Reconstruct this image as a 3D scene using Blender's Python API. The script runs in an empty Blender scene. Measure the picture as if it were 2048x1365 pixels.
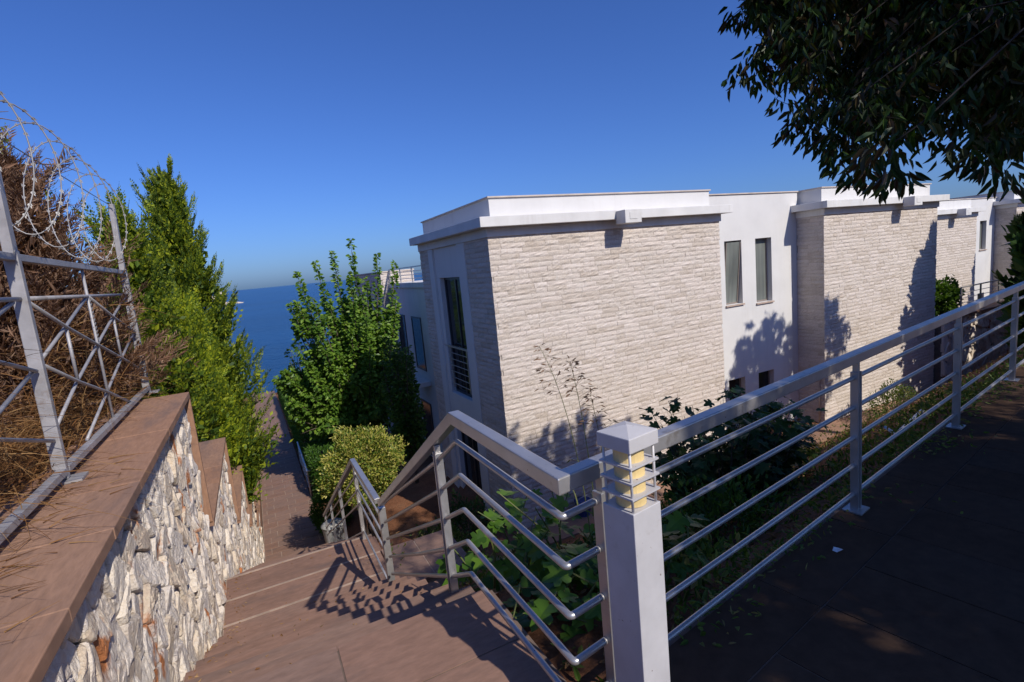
import bpy, math, random
import numpy as np
from mathutils import Vector, Matrix, noise

# ------------------------------------------------------------------ camera
SC = bpy.context.scene
COL = SC.collection
EYE = np.array([0.0, 0.0, 1.58])
FPX, PITCH, ROLL, YAW = 1045.0, math.radians(8.35), math.radians(5.45), math.radians(26.2)
fw = np.array([math.sin(YAW)*math.cos(PITCH), math.cos(YAW)*math.cos(PITCH), -math.sin(PITCH)])
rt0 = np.array([math.cos(YAW), -math.sin(YAW), 0.0])
up0 = np.cross(rt0, fw)
rt = math.cos(ROLL)*rt0 - math.sin(ROLL)*up0
up = math.cos(ROLL)*up0 + math.sin(ROLL)*rt0
cam = bpy.data.cameras.new('camera')
cam.sensor_width = 36.0
cam.lens = FPX/2048*36
cam.clip_start = 0.05
cam.clip_end = 60000
camo = bpy.data.objects.new('camera', cam)
COL.objects.link(camo)
camo.matrix_world = Matrix(((rt[0], up[0], -fw[0], EYE[0]), (rt[1], up[1], -fw[1], EYE[1]),
                            (rt[2], up[2], -fw[2], EYE[2]), (0, 0, 0, 1)))
SC.camera = camo

# ------------------------------------------------------------------ light
SUN = Vector((0.285, -1.0, 0.875)).normalized()          # towards the sun
elev = math.asin(SUN.z)
rot = math.atan2(SUN.x, SUN.y)
W = bpy.data.worlds.new('World')
SC.world = W
W.use_nodes = True
wn = W.node_tree.nodes
sky = wn.new('ShaderNodeTexSky')
sky.sky_type = 'NISHITA'
sky.sun_disc = False
sky.sun_elevation = elev
sky.sun_rotation = rot
sky.altitude = 0
sky.air_density = 1.0
sky.dust_density = 0.95
sky.ozone_density = 6.0
bgn = wn['Background']
SKY_S = 0.15
bgn.inputs['Strength'].default_value = SKY_S


def vmath(op, a, b):
    n = wn.new('ShaderNodeVectorMath')
    n.operation = op
    W.node_tree.links.new(a, n.inputs[0])
    if hasattr(b, 'node'): W.node_tree.links.new(b, n.inputs[1])
    else: n.inputs[1].default_value = b
    return n.outputs[0]


# clear summer air, a little bluer than the model's
W.node_tree.links.new(vmath('MULTIPLY', sky.outputs[0], (0.375, 0.535, 0.905)), bgn.inputs['Color'])
sl = bpy.data.lights.new('sun', 'SUN')
sl.energy = 4.75
sl.angle = math.radians(0.53)
sl.color = (1.0, 0.93, 0.83)
so = bpy.data.objects.new('sun', sl)
COL.objects.link(so)
so.rotation_euler = SUN.to_track_quat('Z', 'Y').to_euler()
SC.view_settings.view_transform = 'Standard'
SC.view_settings.look = 'None'
SC.view_settings.exposure = -0.09
SC.view_settings.gamma = 1.0

# ------------------------------------------------------------------ helpers
rnd = random.Random(7)
nrng = np.random.default_rng(11)


def srgb(r, g, b):
    f = lambda c: ((c/255+0.055)/1.055)**2.4 if c > 10 else c/255/12.92
    return (f(r), f(g), f(b))


def lerp(a, b, t):
    return a+(b-a)*t


def sstep(a, b, x):
    t = min(1.0, max(0.0, (x-a)/(b-a)))
    return t*t*(3-2*t)


def tag(o, label=None, cat=None, group=None, kind=None):
    if label: o['label'] = label
    if cat: o['category'] = cat
    if group: o['group'] = group
    if kind: o['kind'] = kind
    return o


def empty(name, loc, label=None, cat=None, group=None, kind=None):
    o = bpy.data.objects.new(name, None)
    o.location = loc
    o.empty_display_size = 0.1
    COL.objects.link(o)
    return tag(o, label, cat, group, kind)


def world_loc(o):
    l = Vector(o.location)
    return l


def attach(o, parent):
    """parent an object whose mesh is already in world coordinates"""
    o.parent = parent
    p, off = parent, Vector((0, 0, 0))
    o.matrix_parent_inverse = Matrix.Translation(-base_of(parent))


def base_of(o):
    if o.parent is None:
        return Vector(o.location)
    # children meshes live in world coordinates: own matrix resolves to their location
    return Vector(o.location)


def link_mesh(name, me, mat, parent=None, smooth=False):
    o = bpy.data.objects.new(name, me)
    COL.objects.link(o)
    if mat is not None and not me.materials:
        me.materials.append(mat)
    if smooth:
        me.polygons.foreach_set('use_smooth', [True]*len(me.polygons))
    if parent is not None:
        attach(o, parent)
    return o


def np_mesh(name, V, F, mat, parent=None, smooth=False):
    """V (n,3), F (m,k) uniform faces"""
    V = np.asarray(V, dtype=np.float32).reshape(-1, 3)
    F = np.asarray(F, dtype=np.int32)
    k = F.shape[1]
    me = bpy.data.meshes.new(name)
    me.vertices.add(len(V))
    me.vertices.foreach_set('co', V.ravel())
    me.loops.add(F.size)
    me.loops.foreach_set('vertex_index', F.ravel())
    me.polygons.add(len(F))
    me.polygons.foreach_set('loop_start', np.arange(0, F.size, k, dtype=np.int32))
    me.polygons.foreach_set('loop_total', np.full(len(F), k, dtype=np.int32))
    me.polygons.foreach_set('use_smooth', np.zeros(len(F), dtype=bool))
    me.update(calc_edges=True)
    return link_mesh(name, me, mat, parent, smooth)


class MB:
    def __init__(s):
        s.v, s.f = [], []

    def add(s, vs, fs):
        b = len(s.v)
        s.v += [tuple(map(float, p)) for p in vs]
        s.f += [tuple(i+b for i in q) for q in fs]
        return s

    def box(s, x0, y0, z0, x1, y1, z1):
        vs = [(x0, y0, z0), (x1, y0, z0), (x1, y1, z0), (x0, y1, z0), (x0, y0, z1), (x1, y0, z1), (x1, y1, z1), (x0, y1, z1)]
        return s.add(vs, [(3, 2, 1, 0), (4, 5, 6, 7), (0, 1, 5, 4), (1, 2, 6, 5), (2, 3, 7, 6), (3, 0, 4, 7)])

    def obox(s, c, a, b, d):
        c, a, b, d = map(Vector, (c, a, b, d))
        vs = [c-a-b-d, c+a-b-d, c+a+b-d, c-a+b-d, c-a-b+d, c+a-b+d, c+a+b+d, c-a+b+d]
        return s.add(vs, [(3, 2, 1, 0), (4, 5, 6, 7), (0, 1, 5, 4), (1, 2, 6, 5), (2, 3, 7, 6), (3, 0, 4, 7)])

    def bar(s, p, q, w, h, upv=(0, 0, 1)):
        p, q = Vector(p), Vector(q)
        d = (q-p)
        a = d/2
        side = d.cross(Vector(upv)).normalized()
        u = side.cross(d).normalized()
        return s.obox((p+q)/2, a, side*(w/2), u*(h/2))

    def rail(s, pts, w, h):
        """mitred rectangular tube through pts, top kept level across"""
        pts = [Vector(p) for p in pts]
        n = len(pts)
        rings = []
        for i in range(n):
            d0 = (pts[i]-pts[i-1]).normalized() if i else (pts[1]-pts[0]).normalized()
            d1 = (pts[i+1]-pts[i]).normalized() if i < n-1 else d0
            if i == 0: d0 = d1
            s0 = d0.cross(Vector((0, 0, 1))).normalized()
            s1 = d1.cross(Vector((0, 0, 1))).normalized()
            u0, u1 = s0.cross(d0), s1.cross(d1)
            sd = (s0+s1)
            sd = sd/max(1e-6, sd.length)
            sd = sd/max(0.35, sd.dot(s0))
            uu = (u0+u1).normalized()
            uu = uu/max(0.35, uu.dot(u0))
            p = pts[i]
            rings.append([p-sd*w/2-uu*h/2, p+sd*w/2-uu*h/2, p+sd*w/2+uu*h/2, p-sd*w/2+uu*h/2])
        vs = [v for r in rings for v in r]
        fs = []
        for i in range(n-1):
            for j in range(4):
                k = (j+1) % 4
                fs.append((i*4+j, i*4+k, (i+1)*4+k, (i+1)*4+j))
        fs += [(3, 2, 1, 0), tuple((n-1)*4+j for j in range(4))]
        return s.add(vs, fs)

    def tube(s, pts, r, n=8, closed=False):
        pts = [Vector(p) for p in pts]
        m = len(pts)
        rr = r if isinstance(r, (list, tuple)) else [r]*m
        rings = []
        last = None
        for i in range(m):
            if closed:
                d = (pts[(i+1) % m]-pts[i-1])
            else:
                d = pts[min(i+1, m-1)]-pts[max(i-1, 0)]
            d = d.normalized() if d.length > 1e-9 else Vector((0, 0, 1))
            ref = last if last is not None else (Vector((0, 0, 1)) if abs(d.z) < 0.9 else Vector((1, 0, 0)))
            a = (ref-d*ref.dot(d))
            a = a.normalized() if a.length > 1e-6 else d.orthogonal().normalized()
            last = a
            b = d.cross(a)
            rings.append([pts[i]+(a*math.cos(2*math.pi*j/n)+b*math.sin(2*math.pi*j/n))*rr[i] for j in range(n)])
        vs = [v for q in rings for v in q]
        fs = []
        for i in range(m if closed else m-1):
            k = (i+1) % m
            for j in range(n):
                l = (j+1) % n
                fs.append((i*n+j, i*n+l, k*n+l, k*n+j))
        if not closed:
            fs += [tuple(reversed(range(n))), tuple((m-1)*n+j for j in range(n))]
        return s.add(vs, fs)

    def build(s, name, mat, parent=None, bevel=0.0, smooth=False, seg=2):
        me = bpy.data.meshes.new(name)
        me.from_pydata(s.v, [], s.f)
        me.update()
        o = link_mesh(name, me, mat, parent, smooth)
        if bevel:
            m = o.modifiers.new('bevel', 'BEVEL')
            m.width = bevel
            m.segments = seg
            m.limit_method = 'ANGLE'
        return o


# ------------------------------------------------------------------ materials
def new_mat(name):
    m = bpy.data.materials.new(name)
    m.use_nodes = True
    nt = m.node_tree
    b = nt.nodes['Principled BSDF']
    return m, nt, b


def N(nt, t, **kw):
    n = nt.nodes.new(t)
    for k, v in kw.items():
        setattr(n, k, v)
    return n


def rand_val(nt):
    """0..1 value that differs per object and per mesh island"""
    g = N(nt, 'ShaderNodeNewGeometry')
    oi = N(nt, 'ShaderNodeObjectInfo')
    a = N(nt, 'ShaderNodeMath', operation='ADD')
    fr = N(nt, 'ShaderNodeMath', operation='FRACT')
    nt.links.new(g.outputs['Random Per Island'], a.inputs[0])
    nt.links.new(oi.outputs['Random'], a.inputs[1])
    nt.links.new(a.outputs[0], fr.inputs[0])
    return fr.outputs[0]


def ramp(nt, fac, stops):
    r = N(nt, 'ShaderNodeValToRGB')
    els = r.color_ramp.elements
    while len(els) < len(stops):
        els.new(0.5)
    for e, (p, c) in zip(els, stops):
        e.position = p
        e.color = (*c, 1)
    nt.links.new(fac, r.inputs[0])
    return r.outputs[0]


def noise_tex(nt, scale, detail=6, rough=0.55, vec=None, dim='3D'):
    n = N(nt, 'ShaderNodeTexNoise', noise_dimensions=dim)
    n.inputs['Scale'].default_value = scale
    n.inputs['Detail'].default_value = detail
    n.inputs['Roughness'].default_value = rough
    if vec is not None:
        nt.links.new(vec, n.inputs['Vector'])
    return n.outputs['Fac']


def pos(nt, scale=(1, 1, 1)):
    g = N(nt, 'ShaderNodeNewGeometry')
    mp = N(nt, 'ShaderNodeMapping')
    mp.inputs['Scale'].default_value = scale
    nt.links.new(g.outputs['Position'], mp.inputs['Vector'])
    return mp.outputs[0]


def mixc(nt, fac, a, b, mode='MIX'):
    m = N(nt, 'ShaderNodeMix', data_type='RGBA', blend_type=mode)
    if hasattr(fac, 'node'): nt.links.new(fac, m.inputs[0])
    else: m.inputs[0].default_value = fac
    for i, c in ((6, a), (7, b)):
        if hasattr(c, 'node'): nt.links.new(c, m.inputs[i])
        else: m.inputs[i].default_value = (*c, 1)
    return m.outputs[2]


def bump(nt, b, height, strength=0.5, dist=0.01):
    bp = N(nt, 'ShaderNodeBump')
    bp.inputs['Strength'].default_value = strength
    bp.inputs['Distance'].default_value = dist
    nt.links.new(height, bp.inputs['Height'])
    nt.links.new(bp.outputs[0], b.inputs['Normal'])


def stone_mat(name, cols, scale=6, rough=0.85, bstr=0.5, bdist=0.01, vary=0.5, stretch=(1, 1, 1), spec=0.3, stain=None):
    m, nt, b = new_mat(name)
    p = pos(nt, stretch)
    f1 = noise_tex(nt, scale, 8, 0.6, p)
    rv = rand_val(nt)
    ad = N(nt, 'ShaderNodeMix', data_type='FLOAT')
    ad.inputs[0].default_value = vary
    nt.links.new(f1, ad.inputs[2])
    nt.links.new(rv, ad.inputs[3])
    n = len(cols)
    c = ramp(nt, ad.outputs[0], [(0.2+0.6*i/max(1, n-1), q) for i, q in enumerate(cols)])
    f2 = noise_tex(nt, scale*7, 6, 0.65, p)
    c = mixc(nt, 0.35, c, ramp(nt, f2, [(0.3, (0.25,)*3), (0.7, (0.75,)*3)]), 'OVERLAY')
    if stain:
        sc, col, lo, hi = stain
        f3 = noise_tex(nt, sc, 5, 0.6, p)
        c = mixc(nt, ramp(nt, f3, [(lo, (0, 0, 0)), (hi, (1, 1, 1))]), c, col)
    nt.links.new(c, b.inputs['Base Color'])
    b.inputs['Roughness'].default_value = rough
    b.inputs['Specular IOR Level'].default_value = spec
    h = N(nt, 'ShaderNodeMath', operation='ADD')
    nt.links.new(noise_tex(nt, scale*3, 10, 0.65, p), h.inputs[0])
    nt.links.new(f2, h.inputs[1])
    bump(nt, b, h.outputs[0], bstr, bdist)
    return m


def plain_mat(name, col, rough=0.5, metal=0.0, spec=0.5, var=0.06, scale=9, bstr=0.0, bdist=0.003, coat=0.0):
    m, nt, b = new_mat(name)
    p = pos(nt)
    f = noise_tex(nt, scale, 7, 0.6, p)
    lo = tuple(max(0, c*(1-var*2)) for c in col)
    hi = tuple(min(1, c*(1+var*2)) for c in col)
    nt.links.new(ramp(nt, f, [(0.3, lo), (0.7, hi)]), b.inputs['Base Color'])
    r = N(nt, 'ShaderNodeMapRange')
    r.inputs[3].default_value = max(0.02, rough-0.08)
    r.inputs[4].default_value = min(1, rough+0.08)
    nt.links.new(noise_tex(nt, scale*4, 4, 0.6, p), r.inputs[0])
    nt.links.new(r.outputs[0], b.inputs['Roughness'])
    b.inputs['Metallic'].default_value = metal
    b.inputs['Specular IOR Level'].default_value = spec
    if bstr:
        bump(nt, b, noise_tex(nt, scale*6, 8, 0.65, p), bstr, bdist)
    return m


def leaf_mat(name, cols, rough=0.5, trans=0.3, spec=0.3, tcol=None):
    m, nt, b = new_mat(name)
    c = ramp(nt, rand_val(nt), [(i/max(1, len(cols)-1), q) for i, q in enumerate(cols)])
    f = noise_tex(nt, 2.2, 4, 0.6, pos(nt))
    c = mixc(nt, 0.4, c, ramp(nt, f, [(0.3, (0.28,)*3), (0.72, (0.72,)*3)]), 'OVERLAY')
    nt.links.new(c, b.inputs['Base Color'])
    b.inputs['Roughness'].default_value = rough
    b.inputs['Specular IOR Level'].default_value = spec
    t = N(nt, 'ShaderNodeBsdfTranslucent')
    tc = mixc(nt, 1.0, c, tcol or (1.0, 1.0, 0.45), 'MULTIPLY')
    tm = mixc(nt, 1.0, tc, (1.8, 1.9, 1.2), 'MULTIPLY')
    nt.links.new(tm, t.inputs['Color'])
    mx = N(nt, 'ShaderNodeMixShader')
    mx.inputs[0].default_value = trans
    nt.links.new(b.outputs[0], mx.inputs[1])
    nt.links.new(t.outputs[0], mx.inputs[2])
    nt.links.new(mx.outputs[0], nt.nodes['Material Output'].inputs['Surface'])
    return m


M = {}
M['split_stone'] = stone_mat('split_stone', [(0.48, 0.41, 0.345), (0.545, 0.475, 0.41), (0.575, 0.51, 0.45), (0.595, 0.52, 0.46), (0.635, 0.565, 0.505)], 5, 0.9, 0.6, 0.01, 0.5)
M['joint'] = plain_mat('joint', (0.38, 0.33, 0.29), 0.95, var=0.15, scale=4)
M['rubble'] = stone_mat('rubble', [(0.50, 0.40, 0.31), (0.70, 0.59, 0.46), (0.63, 0.56, 0.50), (0.74, 0.655, 0.56), (0.78, 0.69, 0.575)], 5.5, 0.92, 0.9, 0.022, 0.5,
                        stretch=(1, 1.3, 0.75), stain=(2.2, (0.44, 0.17, 0.065), 0.615, 0.66))
M['mortar'] = stone_mat('mortar', [(0.10, 0.085, 0.07), (0.22, 0.18, 0.15)], 9, 0.95, 1.0, 0.03, 0.1)
M['andesite'] = stone_mat('andesite', [(0.25, 0.135, 0.082), (0.315, 0.175, 0.108), (0.285, 0.168, 0.112), (0.36, 0.21, 0.135)], 2.2, 0.8, 0.3, 0.004, 0.3,
                          stretch=(3.0, 0.7, 1), stain=(1.4, (0.17, 0.115, 0.095), 0.52, 0.75))
M['tread'] = stone_mat('tread', [(0.19, 0.113, 0.082), (0.25, 0.147, 0.106), (0.225, 0.145, 0.112), (0.285, 0.172, 0.125)], 2.0, 0.75, 0.3, 0.004, 0.35,
                       stretch=(0.8, 2.4, 1), stain=(1.9, (0.14, 0.098, 0.083), 0.55, 0.78))
M['grout'] = plain_mat('grout', (0.36, 0.265, 0.205), 0.95, var=0.15, scale=5)
M['dark_grout'] = plain_mat('dark_grout', (0.15, 0.105, 0.08), 0.95, var=0.15, scale=5)
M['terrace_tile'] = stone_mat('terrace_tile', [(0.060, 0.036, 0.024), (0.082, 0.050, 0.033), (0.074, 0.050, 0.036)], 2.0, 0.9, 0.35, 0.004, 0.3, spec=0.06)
M['white_paint'] = plain_mat('white_paint', (0.645, 0.635, 0.62), 0.75, var=0.025, scale=1.3, bstr=0.25, bdist=0.003, spec=0.25)
def streaked(m, amt=0.10):
    nt = m.node_tree
    b = nt.nodes['Principled BSDF']
    src = b.inputs['Base Color'].links[0].from_socket
    f = noise_tex(nt, 5.0, 6, 0.65, pos(nt, (1.0, 1.0, 0.06)))
    g2 = noise_tex(nt, 0.8, 5, 0.6, pos(nt))
    k = N(nt, 'ShaderNodeMath', operation='MULTIPLY')
    nt.links.new(ramp(nt, f, [(0.50, (0, 0, 0)), (0.78, (1, 1, 1))]), k.inputs[0])
    nt.links.new(ramp(nt, g2, [(0.40, (0, 0, 0)), (0.65, (1, 1, 1))]), k.inputs[1])
    k2 = N(nt, 'ShaderNodeMath', operation='MULTIPLY')
    nt.links.new(k.outputs[0], k2.inputs[0])
    k2.inputs[1].default_value = amt*4
    nt.links.new(mixc(nt, k2.outputs[0], src, (0.42, 0.39, 0.35)), b.inputs['Base Color'])


streaked(M['white_paint'], 0.10)
M['cornice_paint'] = plain_mat('cornice_paint', (0.66, 0.65, 0.635), 0.7, var=0.04, scale=2.0, spec=0.25)
streaked(M['cornice_paint'], 0.16)
M['coping_pale'] = plain_mat('coping_pale', (0.52, 0.45, 0.39), 0.8, var=0.1, scale=3)
M['metal_paint'] = plain_mat('metal_paint', (0.47, 0.455, 0.445), 0.36, metal=0.65, var=0.07, scale=6, spec=0.5)
def worn(m, dirt=(0.20, 0.15, 0.11), lo=0.60, hi=0.74, sc=7):
    nt = m.node_tree
    b = nt.nodes['Principled BSDF']
    src = b.inputs['Base Color'].links[0].from_socket
    a = ramp(nt, noise_tex(nt, sc, 8, 0.7, pos(nt)), [(lo, (0, 0, 0)), (hi, (0.75, 0.75, 0.75))])
    c = mixc(nt, a, src, dirt)
    a2 = ramp(nt, noise_tex(nt, 60, 3, 0.6, pos(nt)), [(0.70, (0, 0, 0)), (0.74, (1, 1, 1))])
    nt.links.new(mixc(nt, a2, c, (0.13, 0.07, 0.04)), b.inputs['Base Color'])
    bump(nt, b, noise_tex(nt, 90, 6, 0.6, pos(nt)), 0.12, 0.002)


worn(M['metal_paint'])
M['fence_paint'] = plain_mat('fence_paint', (0.34, 0.33, 0.335), 0.55, metal=0.25, var=0.12, scale=8, bstr=0.15)
M['lamp_paint'] = plain_mat('lamp_paint', (0.52, 0.505, 0.51), 0.5, metal=0.1, var=0.05, scale=7)
worn(M['fence_paint'], (0.17, 0.11, 0.075), 0.58, 0.72, 9)
worn(M['lamp_paint'], (0.33, 0.30, 0.27), 0.58, 0.75, 6)
M['wire'] = plain_mat('wire', (0.30, 0.29, 0.28), 0.5, metal=0.4, var=0.1, scale=20)
M['diffuser'] = plain_mat('diffuser', (0.72, 0.54, 0.24), 0.35, var=0.06, scale=12, spec=0.5)
M['frame_brown'] = plain_mat('frame_brown', (0.26, 0.215, 0.185), 0.45, metal=0.2, var=0.06)
M['dark_frame'] = plain_mat('dark_frame', (0.035, 0.035, 0.04), 0.4, var=0.1)
M['sill'] = plain_mat('sill', (0.42, 0.32, 0.26), 0.75, var=0.1, scale=5)
M['bin'] = plain_mat('bin', (0.34, 0.34, 0.33), 0.55, var=0.1, scale=14, bstr=0.2)
M['black'] = plain_mat('black', (0.02, 0.02, 0.022), 0.5, var=0.1)
M['blue_plastic'] = plain_mat('blue_plastic', (0.02, 0.06, 0.22), 0.4, var=0.1)
M['white_plastic'] = plain_mat('white_plastic', (0.7, 0.7, 0.7), 0.5, var=0.05)
M['bark'] = stone_mat('bark', [(0.09, 0.065, 0.05), (0.17, 0.13, 0.10)], 9, 0.9, 1.0, 0.02, 0.2, stretch=(1, 1, 0.25))
M['dead_wood'] = stone_mat('dead_wood', [(0.13, 0.09, 0.07), (0.22, 0.165, 0.13)], 9, 0.9, 0.8, 0.01, 0.3)
M['twig'] = plain_mat('twig', (0.016, 0.013, 0.011), 0.9, var=0.2)
M['castle'] = stone_mat('castle', [(0.50, 0.42, 0.33), (0.62, 0.53, 0.43)], 0.12, 0.95, 0.3, 0.2, 0.2)


def glass_mat(name, col, rough=0.06, spec=0.6):
    m, nt, b = new_mat(name)
    nt.links.new(ramp(nt, noise_tex(nt, 0.6, 3, 0.5, pos(nt)), [(0.35, tuple(c*0.8 for c in col)), (0.65, tuple(c*1.15 for c in col))]), b.inputs['Base Color'])
    b.inputs['Roughness'].default_value = rough
    b.inputs['Specular IOR Level'].default_value = spec
    return m


M['glass_dark'] = glass_mat('glass_dark', (0.022, 0.024, 0.028), 0.08, 0.35)
M['glass_frost'] = glass_mat('glass_frost', (0.17, 0.185, 0.175), 0.25, 0.5)
_nt = M['glass_frost'].node_tree
_b = _nt.nodes['Principled BSDF']
_w = noise_tex(_nt, 9.0, 3, 0.5, pos(_nt, (1.0, 1.0, 0.05)))
_nt.links.new(mixc(_nt, 1.0, _b.inputs['Base Color'].links[0].from_socket, ramp(_nt, _w, [(0.35, (0.8, 0.8, 0.8)), (0.65, (1.15, 1.15, 1.1))]), 'MULTIPLY'), _b.inputs['Base Color'])


def soil_mat():
    m, nt, b = new_mat('soil')
    p = pos(nt)
    f1 = noise_tex(nt, 0.9, 8, 0.62, p)
    f2 = noise_tex(nt, 22, 8, 0.7, p)
    c = ramp(nt, f1, [(0.3, (0.14, 0.066, 0.036)), (0.5, (0.215, 0.095, 0.05)), (0.68, (0.245, 0.135, 0.08))])
    c = mixc(nt, 0.55, c, ramp(nt, f2, [(0.3, (0.2,)*3), (0.7, (0.8,)*3)]), 'OVERLAY')
    nt.links.new(c, b.inputs['Base Color'])
    b.inputs['Roughness'].default_value = 0.95
    b.inputs['Specular IOR Level'].default_value = 0.1
    bump(nt, b, f2, 1.0, 0.03)
    return m


M['soil'] = soil_mat()


def sea_mat():
    m, nt, b = new_mat('sea_water')
    p = pos(nt, (1, 0.45, 1))
    f1 = noise_tex(nt, 0.012, 5, 0.6, pos(nt, (0.3, 1, 1)))
    c = ramp(nt, f1, [(0.30, (0.002, 0.040, 0.125)), (0.70, (0.005, 0.068, 0.200))])
    nt.links.new(c, b.inputs['Base Color'])
    b.inputs['Roughness'].default_value = 0.28
    b.inputs['Specular IOR Level'].default_value = 0.07
    h = noise_tex(nt, 0.35, 9, 0.68, p)
    bump(nt, b, h, 1.0, 1.1)
    return m


M['sea'] = sea_mat()
M['mulberry_leaf'] = leaf_mat('mulberry_leaf', [(0.05, 0.11, 0.015), (0.09, 0.175, 0.022), (0.13, 0.23, 0.028), (0.20, 0.30, 0.04)], 0.45, 0.3)
M['conifer_leaf'] = leaf_mat('conifer_leaf', [(0.06, 0.105, 0.010), (0.10, 0.155, 0.011), (0.165, 0.225, 0.013), (0.26, 0.31, 0.015), (0.37, 0.39, 0.02)], 0.6, 0.22)
M['conifer_dark'] = leaf_mat('conifer_dark', [(0.025, 0.055, 0.008), (0.05, 0.09, 0.009), (0.09, 0.14, 0.010), (0.18, 0.225, 0.012), (0.29, 0.32, 0.016)], 0.6, 0.18)
M['dead_leaf'] = leaf_mat('dead_leaf', [(0.12, 0.063, 0.04), (0.18, 0.10, 0.06), (0.24, 0.145, 0.095), (0.31, 0.21, 0.15)], 0.8, 0.15, 0.1, (1.0, 0.75, 0.5))
M['dry_grass'] = leaf_mat('dry_grass', [(0.10, 0.045, 0.018), (0.165, 0.078, 0.03), (0.24, 0.125, 0.048), (0.33, 0.205, 0.09)], 0.8, 0.2, 0.1, (1.0, 0.8, 0.5))
M['varieg_leaf'] = leaf_mat('varieg_leaf', [(0.06, 0.125, 0.018), (0.16, 0.21, 0.03), (0.36, 0.34, 0.06), (0.50, 0.45, 0.15)], 0.5, 0.22)
M['bush_leaf'] = leaf_mat('bush_leaf', [(0.035, 0.075, 0.012), (0.065, 0.125, 0.018), (0.105, 0.18, 0.03)], 0.45, 0.25)
M['hedge_leaf'] = leaf_mat('hedge_leaf', [(0.028, 0.075, 0.010), (0.05, 0.12, 0.014), (0.075, 0.155, 0.02)], 0.5, 0.25)
M['fig_leaf'] = leaf_mat('fig_leaf', [(0.035, 0.085, 0.010), (0.065, 0.14, 0.015), (0.11, 0.20, 0.022)], 0.42, 0.28)
M['vine_leaf'] = leaf_mat('vine_leaf', [(0.030, 0.062, 0.016), (0.045, 0.088, 0.018), (0.062, 0.11, 0.024)], 0.5, 0.2)
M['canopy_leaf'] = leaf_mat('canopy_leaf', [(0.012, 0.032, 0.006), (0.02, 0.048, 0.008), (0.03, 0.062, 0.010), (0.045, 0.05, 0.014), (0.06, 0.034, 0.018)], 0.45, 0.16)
M['weed_leaf'] = leaf_mat('weed_leaf', [(0.04, 0.085, 0.012), (0.075, 0.125, 0.02), (0.13, 0.165, 0.04), (0.19, 0.15, 0.06)], 0.6, 0.25)
M['stalk'] = leaf_mat('stalk', [(0.09, 0.12, 0.03), (0.15, 0.16, 0.05)], 0.6, 0.15)
M['seed_head'] = leaf_mat('seed_head', [(0.17, 0.095, 0.06), (0.27, 0.17, 0.11)], 0.8, 0.15)
M['litter'] = leaf_mat('litter', [(0.16, 0.07, 0.03), (0.26, 0.14, 0.06), (0.34, 0.22, 0.11), (0.12, 0.08, 0.05)], 0.85, 0.1)


# ------------------------------------------------------------------ leaf clouds
def unit(a):
    return a/np.maximum(1e-9, np.linalg.norm(a, axis=-1, keepdims=True))


def rand_unit(n):
    return unit(nrng.normal(size=(n, 3)))


def leaves(name, P, D, L, Wd, mat, parent=None, fold=0.25, curl=0.15, nbias=(0, 0, 1), nrand=0.8, kind=None, shape=(0.32, 0.72), Nrm=None, simple=False):
    """many folded leaves: P base points, D directions, L lengths, Wd widths"""
    n = len(P)
    P, D = np.asarray(P, float), unit(np.asarray(D, float))
    L = np.broadcast_to(L, (n,)).reshape(n, 1).astype(float)
    Wd = np.broadcast_to(Wd, (n,)).reshape(n, 1).astype(float)
    Nn = Nrm if Nrm is not None else unit(np.asarray(nbias, float)+nrng.normal(size=(n, 3))*nrand)
    S = unit(np.cross(D, Nn))
    Nn = np.cross(S, D)
    a, b = shape
    base = P
    tip = P+D*L-Nn*L*curl
    if simple:
        V = np.stack([base, P+D*L*0.5+S*Wd*0.5, tip, P+D*L*0.5-S*Wd*0.5], axis=1).reshape(-1, 3)
        F = np.arange(n)[:, None]*4+np.array([[0, 3, 2, 1]])
        o = np_mesh(name, V, F, mat, parent)
        if kind: o['kind'] = kind
        return o
    l1 = P+D*L*a+S*Wd*0.5+Nn*Wd*fold
    r1 = P+D*L*a-S*Wd*0.5+Nn*Wd*fold
    l2 = P+D*L*b+S*Wd*0.36+Nn*(Wd*fold*0.7-L*curl*0.45)
    r2 = P+D*L*b-S*Wd*0.36+Nn*(Wd*fold*0.7-L*curl*0.45)
    V = np.stack([base, l1, l2, tip, r2, r1], axis=1).reshape(-1, 3)
    i = np.arange(n)[:, None]*6
    F = np.concatenate([i+np.array([[0, 3, 2, 1]]), i+np.array([[0, 5, 4, 3]])], axis=0)
    o = np_mesh(name, V, F, mat, parent)
    if kind: o['kind'] = kind
    return o


def blades(name, P, D, L, Wd, mat, parent=None, droop=0.5, seg=4, kind=None):
    """curved tapering grass blades"""
    n = len(P)
    P, D = np.asarray(P, float), unit(np.asarray(D, float))
    L = np.broadcast_to(L, (n,)).reshape(n, 1).astype(float)
    Wd = np.broadcast_to(Wd, (n,)).reshape(n, 1).astype(float)
    dr = np.broadcast_to(droop, (n,)).reshape(n, 1).astype(float)
    S = unit(np.cross(D, rand_unit(n)))
    out = D*np.array([1, 1, 0])+nrng.normal(size=(n, 3))*np.array([0.25, 0.25, 0])
    V = []
    for k in range(seg+1):
        t = k/seg
        c = P+D*L*t+out*L*dr*0.5*t*t-np.array([0, 0, 1])*L*dr*t*t*0.7
        w = Wd*(1-t*0.93)*0.5
        V += [c-S*w, c+S*w]
    V = np.stack(V, axis=1).reshape(-1, 3)
    i = np.arange(n)[:, None]*(2*(seg+1))
    F = np.concatenate([i+np.array([[2*k, 2*k+1, 2*k+3, 2*k+2]]) for k in range(seg)], axis=0)
    o = np_mesh(name, V, F, mat, parent)
    if kind: o['kind'] = kind
    return o


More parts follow.
